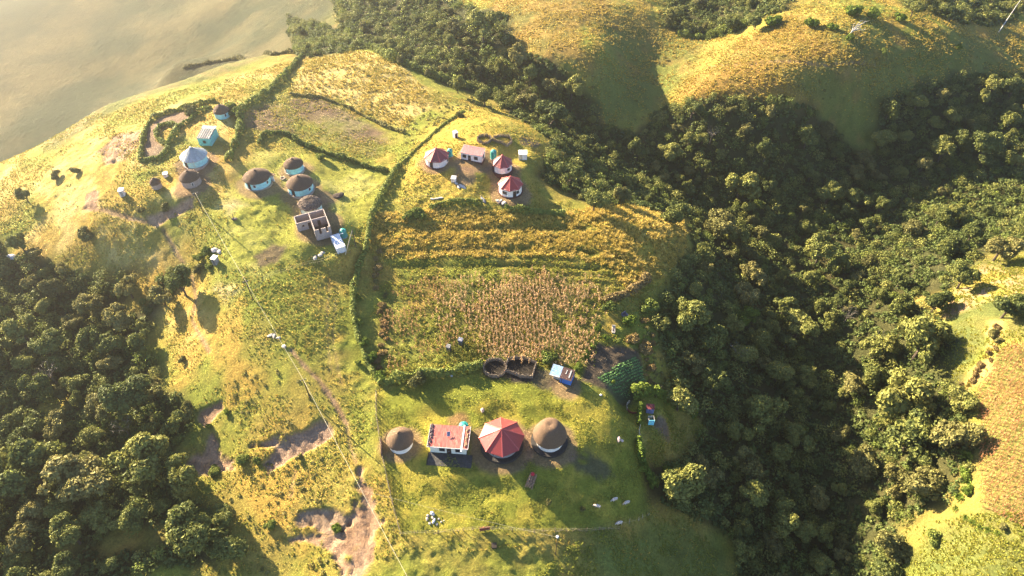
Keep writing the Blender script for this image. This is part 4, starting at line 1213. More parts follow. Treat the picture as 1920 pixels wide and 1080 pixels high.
a, _ = at(1000, 888); b, _ = at(990.5, 917)
u = Vector((b.x - a.x, b.y - a.y, 0)); Ln = u.length; u.normalize(); w2 = Vector((-u.y, u.x, 0))
c = Vector(((a.x + b.x) / 2, (a.y + b.y) / 2, 0)); gz = float(ground_z(c.x, c.y))
rnd = random.Random(9)
lg = MB()
lpos = [(-.66, .18), (-.30, .2), (.08, .18), (.44, .2), (.74, .16), (-.46, .52), (-.1, .54), (.27, .52), (.58, .46), (-.25, .84), (.1, .84)]
lme = [MB().bar((0, -Ln / 2, 0), (.04, Ln / 2, .02), .17, .15, 9).build('tmp', LOGW) for k in range(1)]
lmesh = lme[0].data; bpy.data.objects.remove(lme[0])
lmesh.name = 'log'
for k, (o_, z_) in enumerate(lpos):
    q = c + w2 * o_ + u * rnd.uniform(-.25, .25)
    ob = link('log', lmesh, None, None, (q.x, q.y, gz + z_), math.atan2(u.y, u.x) - math.pi / 2 + rnd.uniform(-.04, .04))
    ob.scale = (rnd.uniform(.8, 1.2), rnd.uniform(.85, 1.02), rnd.uniform(.8, 1.2))
    tag(ob, 'split log in the stack on the lawn below the domed hut', 'log', group='logs stacked on the lawn')
q = c - u * (Ln / 2 - .45)
bk = thing('basin', 'red plastic basin upturned on the end of the log stack', 'basin', (q.x, q.y, gz + .98))
MB().lathe([(.40, -.02), (.42, .03), (.36, .25), (.30, .30)], 20).build('bowl', REDPLASTIC, bk); MB().lathe([(.22, .28), (.21, .36), (.15, .36)], 18).build('foot_ring', REDPLASTIC, bk)

RB = [rock_mesh('rock', .5, 200 + k, .75) for k in range(5)]
def rock(px, py, s, m, label, group=None, sq=(1, 1, 1), name='rock', cat='rock'):
    p, d = at(px, py)
    o = link(name, RB[int(px + py) % 5].copy(), m, None, (p.x, p.y, p.z + .12 * s), px * .7)
    o.scale = (s * sq[0], s * sq[1], s * sq[2]); tag(o, label, cat, group)
rock(811.5,963.5,.95,mat('white_stone', (.55,.54,.55), .9, .1, 2, .3),'rounded white boulder, tallest of the rock cluster on the lower lawn')
rock(814,976,.75,mat('white_stone', (.72,.70,.70)),'long whitish rock at the lower side of the rock cluster on the lawn',sq=(1.5,.8,.8))
for k, (x, y, s) in enumerate([(803,967,.6),(801,974,.65),(811,971,.5),(823,973,.4),(806,981,.55),(819,983,.5),(827,979,.35),(832,976,.3)]):
    rock(x, y, s, STONE, 'brown weathered rock in the cluster on the lower lawn', 'brown rocks of the lawn cluster')
rock(904,770,1.1,mat('pink_stone', (.58,.44,.38), .9, .12, 3, .4),'pinkish boulder alone on the lawn behind the octagonal red roof',sq=(.8,.8,1.3))
rock(1160,825,1.1,mat('pink_stone', (.58,.44,.38)),'pale pinkish rubble heap on the shady side of the lawn',sq=(1.2,.9,.7))
rock(1166,826,.7,mat('pink_stone', (.58,.44,.38)),'small pale rubble lump touching the pinkish rubble heap on the lawn')
rock(633.5,369,2.6,mat('dung_heap', (.075,.055,.045), .95, .2, 4, .6),'dark brown dung heap between the turquoise huts and the hedge',sq=(1.2,.9,.7),name='dung_heap',cat='heap')
rock(1126.5,741,.55,mat('white_stone', (.72,.70,.70)),'small white stone by the path below the cabbage plot')
rock(846.5,704,1.1,mat('pale_cloth', (.45,.47,.52), .9, .15, 4, .4),'crumpled pale sheet lying on the foot of the hedge',sq=(1,.8,.5),name='plastic_sheet',cat='sheet')
rock(22,482,2.2,mat('white_stone', (.72,.70,.70)),'white boulder half buried among the bushes of the misty slope',sq=(1.2,.9,.7))
for k, (x, y) in enumerate([(856,345),(862,348),(867,350),(860,351),(870,352)]):
    rock(x, y, .8, mat('white_block', (.50,.46,.42), .9, .1, 3, .2), 'whitish block lying in the group below the white box', 'whitish blocks on the golden knoll', (1.4, 1, .7), 'block', 'block')
for k, (x, y) in enumerate([(812,374),(817,373),(822,372),(826,371)]):
    rock(x, y, .8, mat('white_block', (.50,.46,.42)), 'whitish block in the row by the knoll fence', 'row of whitish blocks by the knoll fence', (1.4, .9, .6), 'block', 'block')
rock(905,375,1.8,mat('blue_grey_sheet', (.16,.17,.22)),'blue-grey overturned trough below the red roofed hut',sq=(1.4,.6,.5),name='trough',cat='trough')
for k, (x, y, s) in enumerate([(933,377,1.0),(938,380,1.1),(944,382,1.1),(948,384,.9),(940,376,.7)]):
    rock(x, y, s, STONE_D if k % 2 else mat('white_block', (.50,.46,.42)), 'dark lump of the rubble pile below the red roofed hut' if k % 2 else 'whitish lump of the rubble pile below the red roofed hut',
         'dark rubble below the red roofed hut' if k % 2 else 'white rubble below the red roofed hut', (1.2, 1, .7), 'rubble', 'rubble')
for k, (x, y, s) in enumerate([(508,629,1.0),(514,631,.9),(521,634,.8),(533,650,.9)]):
    rock(x, y, s, STONE, 'grey stone beside the top of the brown rut under the cable', 'stones by the rut under the cable', (1.4, .9, .5))
for k, (x, y, s) in enumerate([(590,484,1.2),(600,478,1.0),(606,474,.9)]):
    rock(x, y, s, STONE, 'pale stone of the small heap below the roofless house', 'stones heaped below the roofless house', (1.3, 1, .6))
for k, (x, y, s) in enumerate([(404,470,1.6),(411,473,1.2)]):
    rock(x, y, s, mat('white_block', (.50,.46,.42)), ('larger' if k == 0 else 'smaller') + ' pale rock next to the round bushes by the grey latrine', None, (1.2, 1, .6))
# pit ring in the turquoise yard
p, d = at(530, 334.5)
pt = thing('pit_ring', 'low round ring with dark centre on the lawn between the turquoise huts', 'pit', (p.x, p.y, p.z))
MB().lathe([(.75, -.2), (.75, .22), (.5, .22), (.5, -.1)], 20, closed=False).build('rim', MUDW, pt); MB().lathe([(.5, -.15), (.02, -.14)], 20, closed=False).build('pit_floor', DARKP, pt)
# spindly scrap on the slope
p, d = at(440, 411)
sc = thing('scrap_heap', 'small dark spiky heap of scrap on the pale green slope beside the power line', 'scrap', (p.x, p.y, p.z))
o = link('heap', RB[2].copy(), STONE_D, sc, (0, 0, .2)); o.scale = (1.3, 1.1, .9)
MB().bar((-.2, 0, .2), (-.25, .2, 1.6), .16, .06).build('spike', STONE_D, sc)
MB().tube([Vector((-.4, 0, .3)), Vector((-1.1, .1, .5)), Vector((-1.3, .2, 1.1))], .08).build('bent_bar', STONE_D, sc)


# ---- sheep: one skinned body each
def sheep_mesh(graze):
    me = bpy.data.meshes.new('sheep')
    V = [(0, 0, .62), (.35, 0, .64), (.55, 0, .66), (-.30, 0, .64), (-.50, 0, .60)]
    r = [.24, .25, .16, .25, .17]
    E = [(0, 1), (1, 2), (0, 3), (3, 4)]
    nk = [(.70, 0, .62), (.84, 0, .40), (.93, 0, .22)] if graze else [(.70, 0, .82), (.80, 0, .96), (.97, 0, .90)]
    for k, p in enumerate(nk):
        V.append(p); r.append([.12, .10, .07][k]); E.append((2 if k == 0 else len(V) - 2, len(V) - 1))
    for s in (-1, 1):
        for j, x in ((1, .38), (3, -.38)):
            V += [(x, s * .15, .42), (x + (.02 if j == 1 else -.05), s * .15, .22), (x, s * .15, .02)]; r += [.09, .05, .045]
            n = len(V); E += [(j, n - 3), (n - 3, n - 2), (n - 2, n - 1)]
        hd = 6
        V.append((V[hd][0] + .02, s * .12, V[hd][2] + .08)); r.append(.03); E.append((hd, len(V) - 1))
    V.append((-.62, 0, .50)); r.append(.05); E.append((4, len(V) - 1))
    me.from_pydata(V, E, [])
    o = bpy.data.objects.new('tmp', me); COL.objects.link(o)
    md = o.modifiers.new('skin', 'SKIN'); o.modifiers.new('s', 'SUBSURF').levels = 1
    for k, sv in enumerate(me.skin_vertices[0].data): sv.radius = (r[k], r[k]); sv.use_root = k == 0
    dg = bpy.context.evaluated_depsgraph_get(); m2 = bpy.data.meshes.new_from_object(o.evaluated_get(dg))
    bpy.data.objects.remove(o); m2.name = 'sheep'
    return m2


SH = [sheep_mesh(True), sheep_mesh(False)]
for (x, y, a, k, lab) in ((1120,951,170,0,'whitish grazing sheep, the one nearest the log stack'), (1152.5,938,205,0,'tan sheep standing in the grass, uppermost of the flock'),
                          (1175,944,205,0,'pale sheep nearest the big dark tree at the lawn edge'), (1161,982,200,0,'pale sheep against the row of crooked posts')):
    p, d = at(x, y); o = link('sheep', SH[k], WOOL, None, (p.x, p.y, p.z), R(a)); o.scale = (1.15,) * 3
    tag(o, lab, 'sheep', 'sheep grazing on the lower lawn')

# ------------------------------------------------------------------ vegetation
LEAF_TREE = leaf_mat('tree_leaves', [(0.036, 0.054, 0.019), (0.098, 0.122, 0.034), (0.186, 0.198, 0.048), (0.270, 0.258, 0.070)], .25)
LEAF_BRIGHT = leaf_mat('bright_leaves', [(0.057, 0.098, 0.014), (0.127, 0.184, 0.025), (0.218, 0.253, 0.040)], .35)
LEAF_OLIVE = leaf_mat('olive_leaves', [(0.069, 0.075, 0.026), (0.160, 0.155, 0.047), (0.280, 0.247, 0.082)], .25)
LEAF_UNDER = leaf_mat('undergrowth_leaves', [(0.030, 0.047, 0.017), (0.072, 0.101, 0.026), (0.146, 0.168, 0.047)], .25)
LEAF_HEDGE = leaf_mat('hedge_leaves', [(0.062, 0.091, 0.022), (0.148, 0.187, 0.038), (0.250, 0.273, 0.060)], .3)
LEAF_DRY = leaf_mat('dry_shrub_leaves', [(0.092, 0.071, 0.032), (0.218, 0.161, 0.063), (0.368, 0.265, 0.103)], .3)
GRASS_TUFT = leaf_mat('grass_blades', [(0.114, 0.123, 0.026), (0.294, 0.245, 0.046), (0.522, 0.385, 0.081), (0.686, 0.522, 0.164)], .3, .8, .25)
GRASS_GREEN = leaf_mat('green_grass_blades', [(0.098, 0.126, 0.027), (0.232, 0.261, 0.043), (0.388, 0.349, 0.061)], .3, .8, .3)
MAIZE = leaf_mat('dry_maize', [(.16, .105, .04), (.39, .235, .095), (.54, .335, .15), (.60, .42, .23)], .25, .8, .3)
MAIZE_G = leaf_mat('green_maize', [(.06, .085, .018), (.14, .15, .03), (.27, .23, .06)], .3, .8, .3)
MAIZE_R = leaf_mat('reddish_maize', [(.14, .085, .035), (.36, .18, .08), (.50, .26, .12), (.30, .26, .07)], .25, .8, .3)
CABB = leaf_mat('cabbage_leaves', [(.09, .20, .06), (.17, .34, .11), (.27, .42, .15)], .3, .6, .4)
BARK = mat('bark', (.10, .075, .055), .9, .25, 5, .6, stretch=(1, 1, .3))
NP = np.random.RandomState(23)


def unit(v): return v / (np.linalg.norm(v, axis=-1, keepdims=True) + 1e-9)


def leaves(c, nrm, size, aspect=1.0, rs=NP):
    """one quad per leaf clump: centres, facing, half size"""
    n = len(c); nrm = unit(nrm)
    a = unit(np.cross(nrm, unit(rs.normal(size=(n, 3)))))
    b = np.cross(nrm, a)
    s = np.broadcast_to(np.asarray(size, float), (n,))[:, None]
    bend = nrm * s * .35
    return np.stack([c - a * s - b * s * aspect * .6, c + a * s * .7 - b * s * aspect - bend, c + a * s + b * s * aspect * .8, c - a * s * .6 + b * s * aspect - bend], 1).reshape(-1, 3)


def crown(seed, lobes, per, sz, flat=.72, spread=.64, lr=(.24, .42), zlo=-.35, rough=.65, holes=0.0):
    """crown of radius ~1 centred on the origin: lobes of leaf clumps"""
    rs = np.random.RandomState(seed)
    d = unit(rs.normal(size=(lobes * 3, 3))); d = d[d[:, 2] > zlo][:lobes]
    rad = spread * (.55 + .55 * rs.rand(len(d)) ** .6)
    r = rs.uniform(lr[0], lr[1], len(d)) * rs.choice([.7, .85, 1, 1.15], len(d))
    nh = rs.randint(2, 6); ha = rs.uniform(0, 6.283, nh); hr = rs.uniform(.22, .52, nh)
    head = np.stack([np.cos(ha) * hr, np.sin(ha) * hr, rs.uniform(-.28, .22, nh)], 1); hs = rs.uniform(.45, .80, nh)
    g = rs.randint(0, nh, len(d))
    ctr = head[g] + d * (rad * hs[g])[:, None] * np.array([1, 1, flat * 1.1])
    C_, N_, T_ = [], [], []
    for k in range(len(d)):
        n = int(per * (r[k] / .33) ** 2)
        q = unit(rs.normal(size=(n, 3)) + d[k] * .75 + np.array([0, 0, .35]))
        lump = 1 + .16 * np.sin(q[:, 0] * 7 + k) * np.sin(q[:, 1] * 7 + 2 * k) * np.sin(q[:, 2] * 7)
        C_.append(ctr[k] + q * (r[k] * lump * rs.uniform(.72, 1.06, n))[:, None] * np.array([1, 1, .85]))
        N_.append(q + rough * rs.normal(size=(n, 3)))
        T_.append(np.clip(.5 + .22 * rs.normal(size=n) + .16 * rs.normal(), 0, 1))
    C_ = np.concatenate(C_); N_ = np.concatenate(N_); T_ = np.concatenate(T_)
    V = leaves(C_, N_, sz * rs.uniform(.6, 1.3, len(C_)), rs=rs)
    return V, T_


TREE_ME = []
for k in range(9):
    kind = k % 3
    V, T_ = crown(300 + k, [30, 24, 36][kind], [190, 230, 160][kind], .052, [.66, .85, .58][kind], [.66, .58, .72][kind], [(.22, .38), (.26, .46), (.17, .33)][kind], [-.2, -.4, -.1][kind])
    me = quads_mesh('crown', V + np.array([0, 0, [1.05, 1.15, .95][kind]]), None, T_)
    me.materials.append([LEAF_TREE, LEAF_TREE, LEAF_OLIVE][kind])
    mb = MB(); rnd = random.Random(k)
    mb.bar((0, 0, -.5), (.03, .02, .55), .085, .06, 7)
    for q in range(6):
        a = q * 1.05 + rnd.uniform(-.3, .3)
        mb.bar((.03, .02, .45 + .03 * q), (.5 * math.cos(a), .5 * math.sin(a), 1.0 + rnd.uniform(-.1, .25)), .045, .015, 5)
    tm = bpy.data.meshes.new('trunk'); tm.from_pydata(mb.v, [], mb.f); tm.materials.append(BARK)
    TREE_ME.append((me, tm, [1.05, 1.15, .95][kind]))
BR = []
for k in range(3):
    V, T_ = crown(330 + k, 30, 180, .055, .75, .66, (.2, .38), -.3)
    me = quads_mesh('crown', V + np.array([0, 0, 1.0]), None, T_); me.materials.append(LEAF_BRIGHT); BR.append((me, TREE_ME[k][1], 1.0))
BUSH_ME = []
for k in range(8):
    V, T_ = crown(360 + k, 15, 75, .10, .7, .55, (.28, .48), -.1)
    me = quads_mesh('foliage', V + np.array([0, 0, .45]), None, T_); me.materials.append([LEAF_HEDGE, LEAF_OLIVE, LEAF_BRIGHT, LEAF_HEDGE, LEAF_OLIVE, LEAF_DRY, LEAF_DRY, LEAF_DRY][k]); BUSH_ME.append(me)
STEM_ME = bpy.data.meshes.new('stem'); _m = MB()
for q in range(5): _m.bar((0, 0, -.4), (.35 * math.cos(q * 1.26), .35 * math.sin(q * 1.26), .5), .05, .02, 5)
STEM_ME.from_pydata(_m.v, [], _m.f); STEM_ME.materials.append(BARK)

tree_n = 0


def tree(px, py, dpx, label, group, var=None, bright=False, tall=1.0, name='broadleaf_tree'):
    """crown centred on that spot of the photograph, standing on the land below it"""
    global tree_n
    V_ = (BR if bright else TREE_ME); k = (var if var is not None else random.randrange(len(V_))) % len(V_)
    me, tm, zc = V_[k]
    Rm = dpx / 2 * 180 / FPX
    for _ in range(3):
        p, d = at(px, py, Rm * zc * tall); Rm = dpx / 2 * (d) / FPX
    t = thing(name, label, 'tree', (p.x, p.y, p.z), random.uniform(0, 6.28), group)
    t.scale = (Rm * random.uniform(.82, 1.18), Rm * random.uniform(.82, 1.18), Rm * tall)
    link('trunk', tm, None, t); link('crown', me, None, t)
    tree_n += 1
    return t, p, Rm


def bush(px, py, dpx, label, group=None, var=None, name='bush', squash=1.0):
    k = (var if var is not None else random.randrange(5)) % 8
    Rm = dpx / 2 * 180 / FPX
    for _ in range(2):
        p, d = at(px, py, Rm * .5); Rm = dpx / 2 * d / FPX
    t = thing(name, label, 'bush', (p.x, p.y, p.z), random.uniform(0, 6.28), group)
    t.scale = (Rm, Rm, Rm * squash)
    link('foliage', BUSH_ME[k], None, t); link('stem', STEM_ME, None, t)
    return t


# ---- forests: every crown a tree of its own
PLACED = []
def in_poly(P, x, y):
    c = False
    for i in range(len(P)):
        ax, ay = P[i]; bx, by = P[i - 1]
        if (ay > y) != (by > y) and x < (bx - ax) * (y - ay) / (by - ay) + ax: c = not c
    return c


def clear(x, y, d, k):
    return all((x - a) ** 2 + ((y - b) * 1.15) ** 2 > (k * (d + e) / 2) ** 2 for a, b, e in PLACED)


RAVINE_G = 'trees of the ravine forest'; SLOPE_G = 'trees of the misty slope forest'; FAR_G = 'trees of the far wooded slope'
# trees that can be picked out in the photograph: x, y, crown width, words, variant, bright
PICK = [
 (1282,905,95,'massive dark round-crowned tree at the edge of the lawn beside the sheep',1,0),(1300,935,80,'dark tree crowded against the massive tree at the lawn edge',4,0),
 (1433,778,88,'broad pale-topped tree in the ravine below the cabbage plot',0,0),(1405,872,74,'umbrella-shaped tree in the ravine level with the log stack',2,0),
 (1412,925,62,'round sunlit tree just below the umbrella-shaped ravine tree',1,0),(1405,597,50,'small bright yellow-green tree alone in the dark of the ravine',1,1),
 (1500,610,66,'rounded sunlit tree above the deepest dark of the ravine',1,0),(1540,470,66,'cauliflower-topped tree deep in the shaded ravine',1,0),
 (1810,518,58,'round sunlit tree on the bare ground at the edge of the eastern clearing',1,0),(1757,568,54,'round tree with a long shadow across the tan bare soil',1,0),
 (1895,573,60,'dark rounded tree beside the dry bank and red maize',4,0),(1735,640,110,'largest spreading tree, above the shady pasture beside the dry bank',0,0),
 (1650,650,70,'mid-sized sunlit tree leaning over the ravine from the largest spreading tree',3,0),(1690,735,120,'great sunlit tree overhanging the ravine beside the red maize field',0,0),
 (1710,820,105,'broad sunlit tree below the great overhanging tree by the red maize',3,0),(1800,750,60,'sunlit tree touching the corner of the red maize field',1,0),
 (1730,905,85,'lower broad tree with several sunlit heads near the bottom pasture',2,0),(1625,870,62,'narrow tree of stacked sunlit tufts at the ravine floor',5,0),
 (1340,710,62,'sunlit tree at the ravine edge level with the blue shed',1,0),(1290,585,70,'sunlit tree in the ravine beside the end of the grave plot',0,0),
 (1335,640,60,'pale sunlit tree between the grave plot and the dark ravine',1,0),(1390,345,62,'pale olive round tree in the upper ravine',4,0),
 (1350,420,70,'flat-topped olive tree at the end of the tall golden grass',2,0),(1065,325,56,'round green tree beside the white tin shed',1,0),
 (1030,215,64,'green tree where the far trees meet the golden knoll',1,0),(1850,270,62,'sunlit tree among dark crowns of the far eastern wood',1,0),
 (1770,280,52,'small pale sunlit tree of the far eastern wood',1,0),(905,48,66,'rounded tree alone on the shaded far slope above the hedge',0,0),
 (360,1000,112,'large pale-topped rounded tree at the lower edge of the misty slope forest',1,0),(50,880,120,'giant grey-green tree on the misty slope, level with the thatched homestead',4,0),
 (150,900,110,'very wide dark tree next to the giant grey-green tree',2,0),(255,860,110,'tall tree with yellow patches above the lower misty slope',0,0),
 (240,740,80,'sunlit grey-green tree in the middle of the misty slope forest',1,0),(130,1000,80,'rounded olive tree low on the misty slope',1,0),
 (45,366,30,'misty tree on the bright rim at the edge of the shaded valley',1,0),(35,455,44,'pale misty tree beside the white boulder',0,0),
]
for (x, y, d, lab, v, br) in PICK:
    g = RAVINE_G if x > 1000 else (FAR_G if y < 200 else SLOPE_G)
    tree(x, y, d, lab, None, v, bool(br), 1.0); PLACED.append((x, y, d * .9))

LM = [(1420,400,'beyond the tall golden grass'),(1300,560,'beside the grave plot'),(1330,760,'beside the latrine yard'),(1440,950,'below the massive tree at the lawn edge'),
      (1700,640,'near the dry bank'),(1740,850,'beside the red maize field'),(1280,260,'below the golden hill'),(1800,200,'behind the golden hill'),(1550,500,'in the deepest part of the ravine'),
      (1560,950,'on the ravine floor towards the bottom pasture'),(1120,300,'behind the white tin shed'),(1850,420,'above the eastern clearing'),(1040,170,'between the golden knoll and the far hills'),
      (760,60,'above the long far hedge'),(870,110,'beside the far golden hillside'),(640,40,'in the mist'),(1350,40,'between the two far hills'),(1800,20,'beyond the golden hill'),
      (100,560,'near the white boulder'),(300,520,'below the brown path'),(250,680,'beside the yellow slope'),(100,750,'in the middle of the misty slope'),(250,850,'above the sandy gullies'),
      (100,950,'around the giant grey-green tree'),(300,1020,'at the foot of the misty slope')]


def fill(P, n, dm, group, region, packing=.60, tallr=(.85, 1.25)):
    xs = [p[0] for p in P]; ys = [p[1] for p in P]; got = 0; tries = 0
    while got < n and tries < 12000:
        tries += 1
        x = random.uniform(max(-40, min(xs)), min(1960, max(xs))); y = random.uniform(max(-30, min(ys)), min(1110, max(ys)))
        if not in_poly(P, x, y): continue
        p, d = at(x, y)
        if P is FOREST_SLOPE and gap(np.array([p.x]), np.array([p.y]))[0] < -.48: continue
        D_ = random.choice(dm) * random.uniform(.85, 1.15); px_ = D_ * FPX / d
        if not clear(x, y, px_, packing): continue
        v = random.randrange(9)
        tone = ['dark green', 'deep green', 'olive'][v % 3]; size = 'large' if D_ > 10.5 else ('small' if D_ < 7 else 'middling')
        where = min(LM, key=lambda q: (q[0] - x) ** 2 + (q[1] - y) ** 2)[2]
        shape = ['spreading', 'rounded', 'flat-topped'][v % 3]
        tree(x, y, px_, f'{size} {tone} {shape} tree {where}', f'{size} {tone} {shape} trees {where}', v, False, random.uniform(*tallr))
        PLACED.append((x, y, px_)); got += 1


fill(FOREST_RAVINE, 160, (4.2, 5, 5.5, 6.5, 7.5, 8.5, 10), RAVINE_G, 'r', .72)
fill(FOREST_SLOPE, 72, (4, 4.8, 5.5, 6.5, 8, 9.5), SLOPE_G, 's', .72)
fill(FOREST_TOP, 24, (4, 5, 6, 7.5), FAR_G, 'f', .85)
fill(SHRUB_TOP, 9, (5, 6, 7), FAR_G, 'f'); fill(SHRUB_TOP_FAR, 12, (4.5, 5.5, 7), FAR_G, 'f')

# ---- single bushes
BUSHES = [(388,470,24,'larger round yellow-green bush behind the grey latrine',0),(374,482,20,'lower half of the pair of bushes behind the grey latrine',3),(391,500,18,'small bush below the grey latrine',0),(372,506,24,'dark low bush beside the brown trail',1),
 (340,672,18,'dark bush alone on the bright yellow slope',1),(452,860,28,'round green bush in the mouth of the long sandy gully',0),(482,862,18,'small bush beside the round green bush in the gully',0),(425,772,14,'small bright bush at the lip of the upper sandy patch',2),
 (392,798,12,'tiny bright bush below the upper sandy patch',2),(330,825,26,'bush at the forest edge beside the sandy gully',0),(508,985,26,'pale bush on the tussocky slope below the gullies',0),(560,855,16,'bush growing on the long gully wall',1),
 (400,885,30,'low straggling bush below the small gully',0),(630,990,22,'bright green bush hanging over the wide sand scar',2),(1040,318,20,'bush beside the white tin shed shadow',0),(1150,715,10,'small bush at the edge of the cabbage plot',2),
 (780,705,44,'large dark leafy bush on the hedge line between the lawn and the maize',1),(1032,672,34,'yellow-green bush behind the squarish kraal',3),(1085,690,22,'leafy plant clump at the corner of the blue shed',2),
 (1100,665,20,'bright leafy plant on the maize edge above the blue shed',2),(1112,645,18,'bright leafy plant halfway along the maize edge by the garden',2),(1122,615,18,'bright leafy plant near the top of the maize edge by the graves',2),
 (1135,632,16,'pale leafy bush below the pale grave',2),(1160,640,18,'yellow-green bush below the grave plot',0),(1182,600,30,'yellow-green bush beside the dark grave',2),(1140,575,26,'golden bush at the top of the grave plot',3),(1215,575,34,'dry golden bush above the grave plot',3),
 (1185,632,26,'dry tan bush between graves and cabbages',5),(1214,660,22,'dry reddish bush at the cabbage plot edge',5),(670,602,22,'rounded bright bush on the long field hedge, level with the pale grave',2),(673,560,18,'bright bush high on the long field hedge',2),
 (682,640,24,'bright bush low on the long field hedge',2),(695,672,28,'bright bush at the lower end of the long field hedge',2),(712,705,30,'green bush at the corner of the lawn and the long hedge',2),(672,680,14,'little bush standing off the long hedge on the left slope',0),
 (1595,70,20,'green bush under the dead tree on the golden hill',2),(1800,88,14,'bright round bush alone on the shaded hillside',2),(1450,40,34,'bright bush on top of the golden hill ridge',2),(1520,42,28,'bright bush beside the crest of the golden hill',2),(1560,50,22,'low bright bush beyond the golden hill crest',2),
 (1600,20,34,'bright far bush at the very top of the golden hill',2),(1640,25,30,'bright far bush casting shade on the hill top',2),(1690,32,24,'bright far bush near the shrubby hillside',2),(1660,95,16,'dull bush halfway across the golden hill',0),
 (865,215,16,'dark bush in the hedge behind the golden knoll',1),(360,207,30,'straw-coloured round bush inside the kraal hedge of the far hamlet',4),(430,200,30,'bushy clump behind the pale blue hut',0),(440,210,24,'bush at the meeting of the far hedges',3),
 (310,390,20,'grey-green bush on the tussocky slope below the mud store hut',1),(262,395,16,'small dark bush near the tiny white latrine',1),(105,330,22,'misty bush on the bright rim slope',1),(143,318,18,'small misty bush near the pale rock',1),(165,440,34,'dark bush patch alone on the golden slope',1),
 (820,388,14,'dark round bush at the end of the leafy row above the tall grass',1),(785,398,34,'dark leafy bush beside the tall golden grass',0),(768,404,26,'smaller leafy bush at the upper corner of the tall grass',0),(600,294,22,'pale maize-like bush at the hedge behind the turquoise huts',0),
 (1250,880,22,'bright sunlit bush of the hedge above the massive tree',2),(1225,905,24,'bright yellow-green bush nearest the sheep',2),(1205,875,24,'sunlit yellow-green bush on the lower hedge of the lawn',2),(1215,650,30,'pale dry bush at the forest edge by the cabbages',5),
 (1880,985,20,'low bush in the sunny bottom pasture',1),(1750,1010,34,'yellowish bush in the shade line of the bottom pasture',3),(1815,920,26,'spiky green bush at the corner of the red maize',2),(1810,885,30,'spiky dark plant clump beside the red maize',2),
 (1090,955,14,'tussocky shrub on the lawn near the sheep',4),(1030,940,16,'golden tussocky shrub below the log stack',4),(1140,800,0,'x',0)]
for q in BUSHES:
    if q[2]: bush(q[0], q[1], q[2], q[3], None, q[4])
for P, n, w, lab in (([(712,470),(706,510),(712,545),(722,585),(714,620),(720,650),(716,690)], 17, 15, 'dry tan shrub in the strip along the inner edge of the maize hedge'),
                     ([(1870,615),(1862,650),(1848,680),(1825,705),(1800,735)], 12, 17, 'dry tan shrub on the bank beside the red maize'),
                     ([(1215,600),(1222,640),(1215,680),(1222,720),(1245,735)], 12, 15, 'dry brownish shrub between the garden and the forest edge')):
    for k in range(n):
        t_ = k / (n - 1) * (len(P) - 1); i = min(int(t_), len(P) - 2); f = t_ - i
        bush(P[i][0] + (P[i + 1][0] - P[i][0]) * f + random.uniform(-9, 9), P[i][1] + (P[i + 1][1] - P[i][1]) * f, w * random.uniform(.6, 1.3), lab, lab.replace('shrub', 'shrubs', 1), random.choice([5, 6, 7, 1, 5]))
# leafless grey trees in the forests
def bare_tree(px, py, h, label):
    p, d = at(px, py, h * .7); rnd = random.Random(int(px)); mb = MB()
    mb.bar((0, 0, -.5), (.2, 0, h * .55), .16, .10)
    for k in range(14):
        a = k * 2.4; z = h * rnd.uniform(.35, .6); r = h * rnd.uniform(.2, .38)
        q = Vector((r * math.cos(a), r * math.sin(a), h * rnd.uniform(.75, 1.0)))
        mb.bar((.15, 0, z), q, .07, .03, 5)
        for e in range(4): mb.bar(q, q + Vector((rnd.uniform(-1, 1), rnd.uniform(-1, 1), rnd.uniform(0, .8))) * h * .13, .03, .012, 4)
    tag(mb.build('bare_tree', mat('grey_bark', (.17, .15, .125), .9, .2, 4, .3), None, p), label, 'tree', 'leafless grey trees among the forest crowns')
for x, y, h in ((1655,640,7),(1590,590,6),(1385,660,6),(1335,250,6),(90,700,7),(230,800,6)): bare_tree(x, y, h, 'leafless grey tree among the forest crowns')
# banana-like spiky plants and agaves by the right-hand hedge
def spiky(px, py, dpx, label, m, group=None):
    p, d = at(px, py); r = dpx / 2 * d / FPX; rs = np.random.RandomState(int(px))
    n = 26; a = rs.uniform(0, 6.28, n); el = rs.uniform(.3, 1.2, n)
    V = []
    for k in range(n):
        u = np.array([math.cos(a[k]), math.sin(a[k]), 0]); s = np.array([-u[1], u[0], 0]) * .09 * r
        m1 = u * r * .5 * math.cos(el[k]) + np.array([0, 0, r * .7 * math.sin(el[k])]); e = u * r * math.cos(el[k]) + np.array([0, 0, r * (.9 * math.sin(el[k]) - .15)])
        V += [-s * .5, s * .5, m1 + s, m1 - s, m1 - s, m1 + s, e + s * .15, e - s * .15]
    o = link('agave', quads_mesh('agave', np.array(V), None, rs.rand(2 * n)), m, None, (p.x, p.y, p.z))
    tag(o, label, 'plant', group)
for k, (x, y, s) in enumerate([(1810,905,34),(1798,935,30),(1790,955,22),(1808,972,22),(1822,982,22),(1836,990,22),(1850,995,20),(1812,860,40),(1868,1000,18)]):
    spiky(x, y, s, 'spiky agave in the row at the corner of the red maize and the bottom pasture', LEAF_BRIGHT, 'agaves along the edge of the red maize')
# dead tree on the golden hill
p, d = at(1592, 68); mb = MB(); rnd = random.Random(3)
mb.bar((0, 0, -.5), (.5, 0, 3), .28, .18)
for k in range(9):
    a = Vector((.3 + rnd.uniform(0, .3), 0, 1.5 + k * .18)); b = a + Vector((rnd.uniform(-1, 4), rnd.uniform(-2, 2), rnd.uniform(.5, 2.5)))
    mb.bar(a, b, .12, .05); mb.bar(b, b + Vector((rnd.uniform(0, 2), rnd.uniform(-1, 1), rnd.uniform(0, 1))), .06, .02)
tag(mb.build('dead_tree', mat('pale_dead_wood', (.55, .52, .48)), None, p), 'pale leafless tree on the golden hill', 'dead tree')


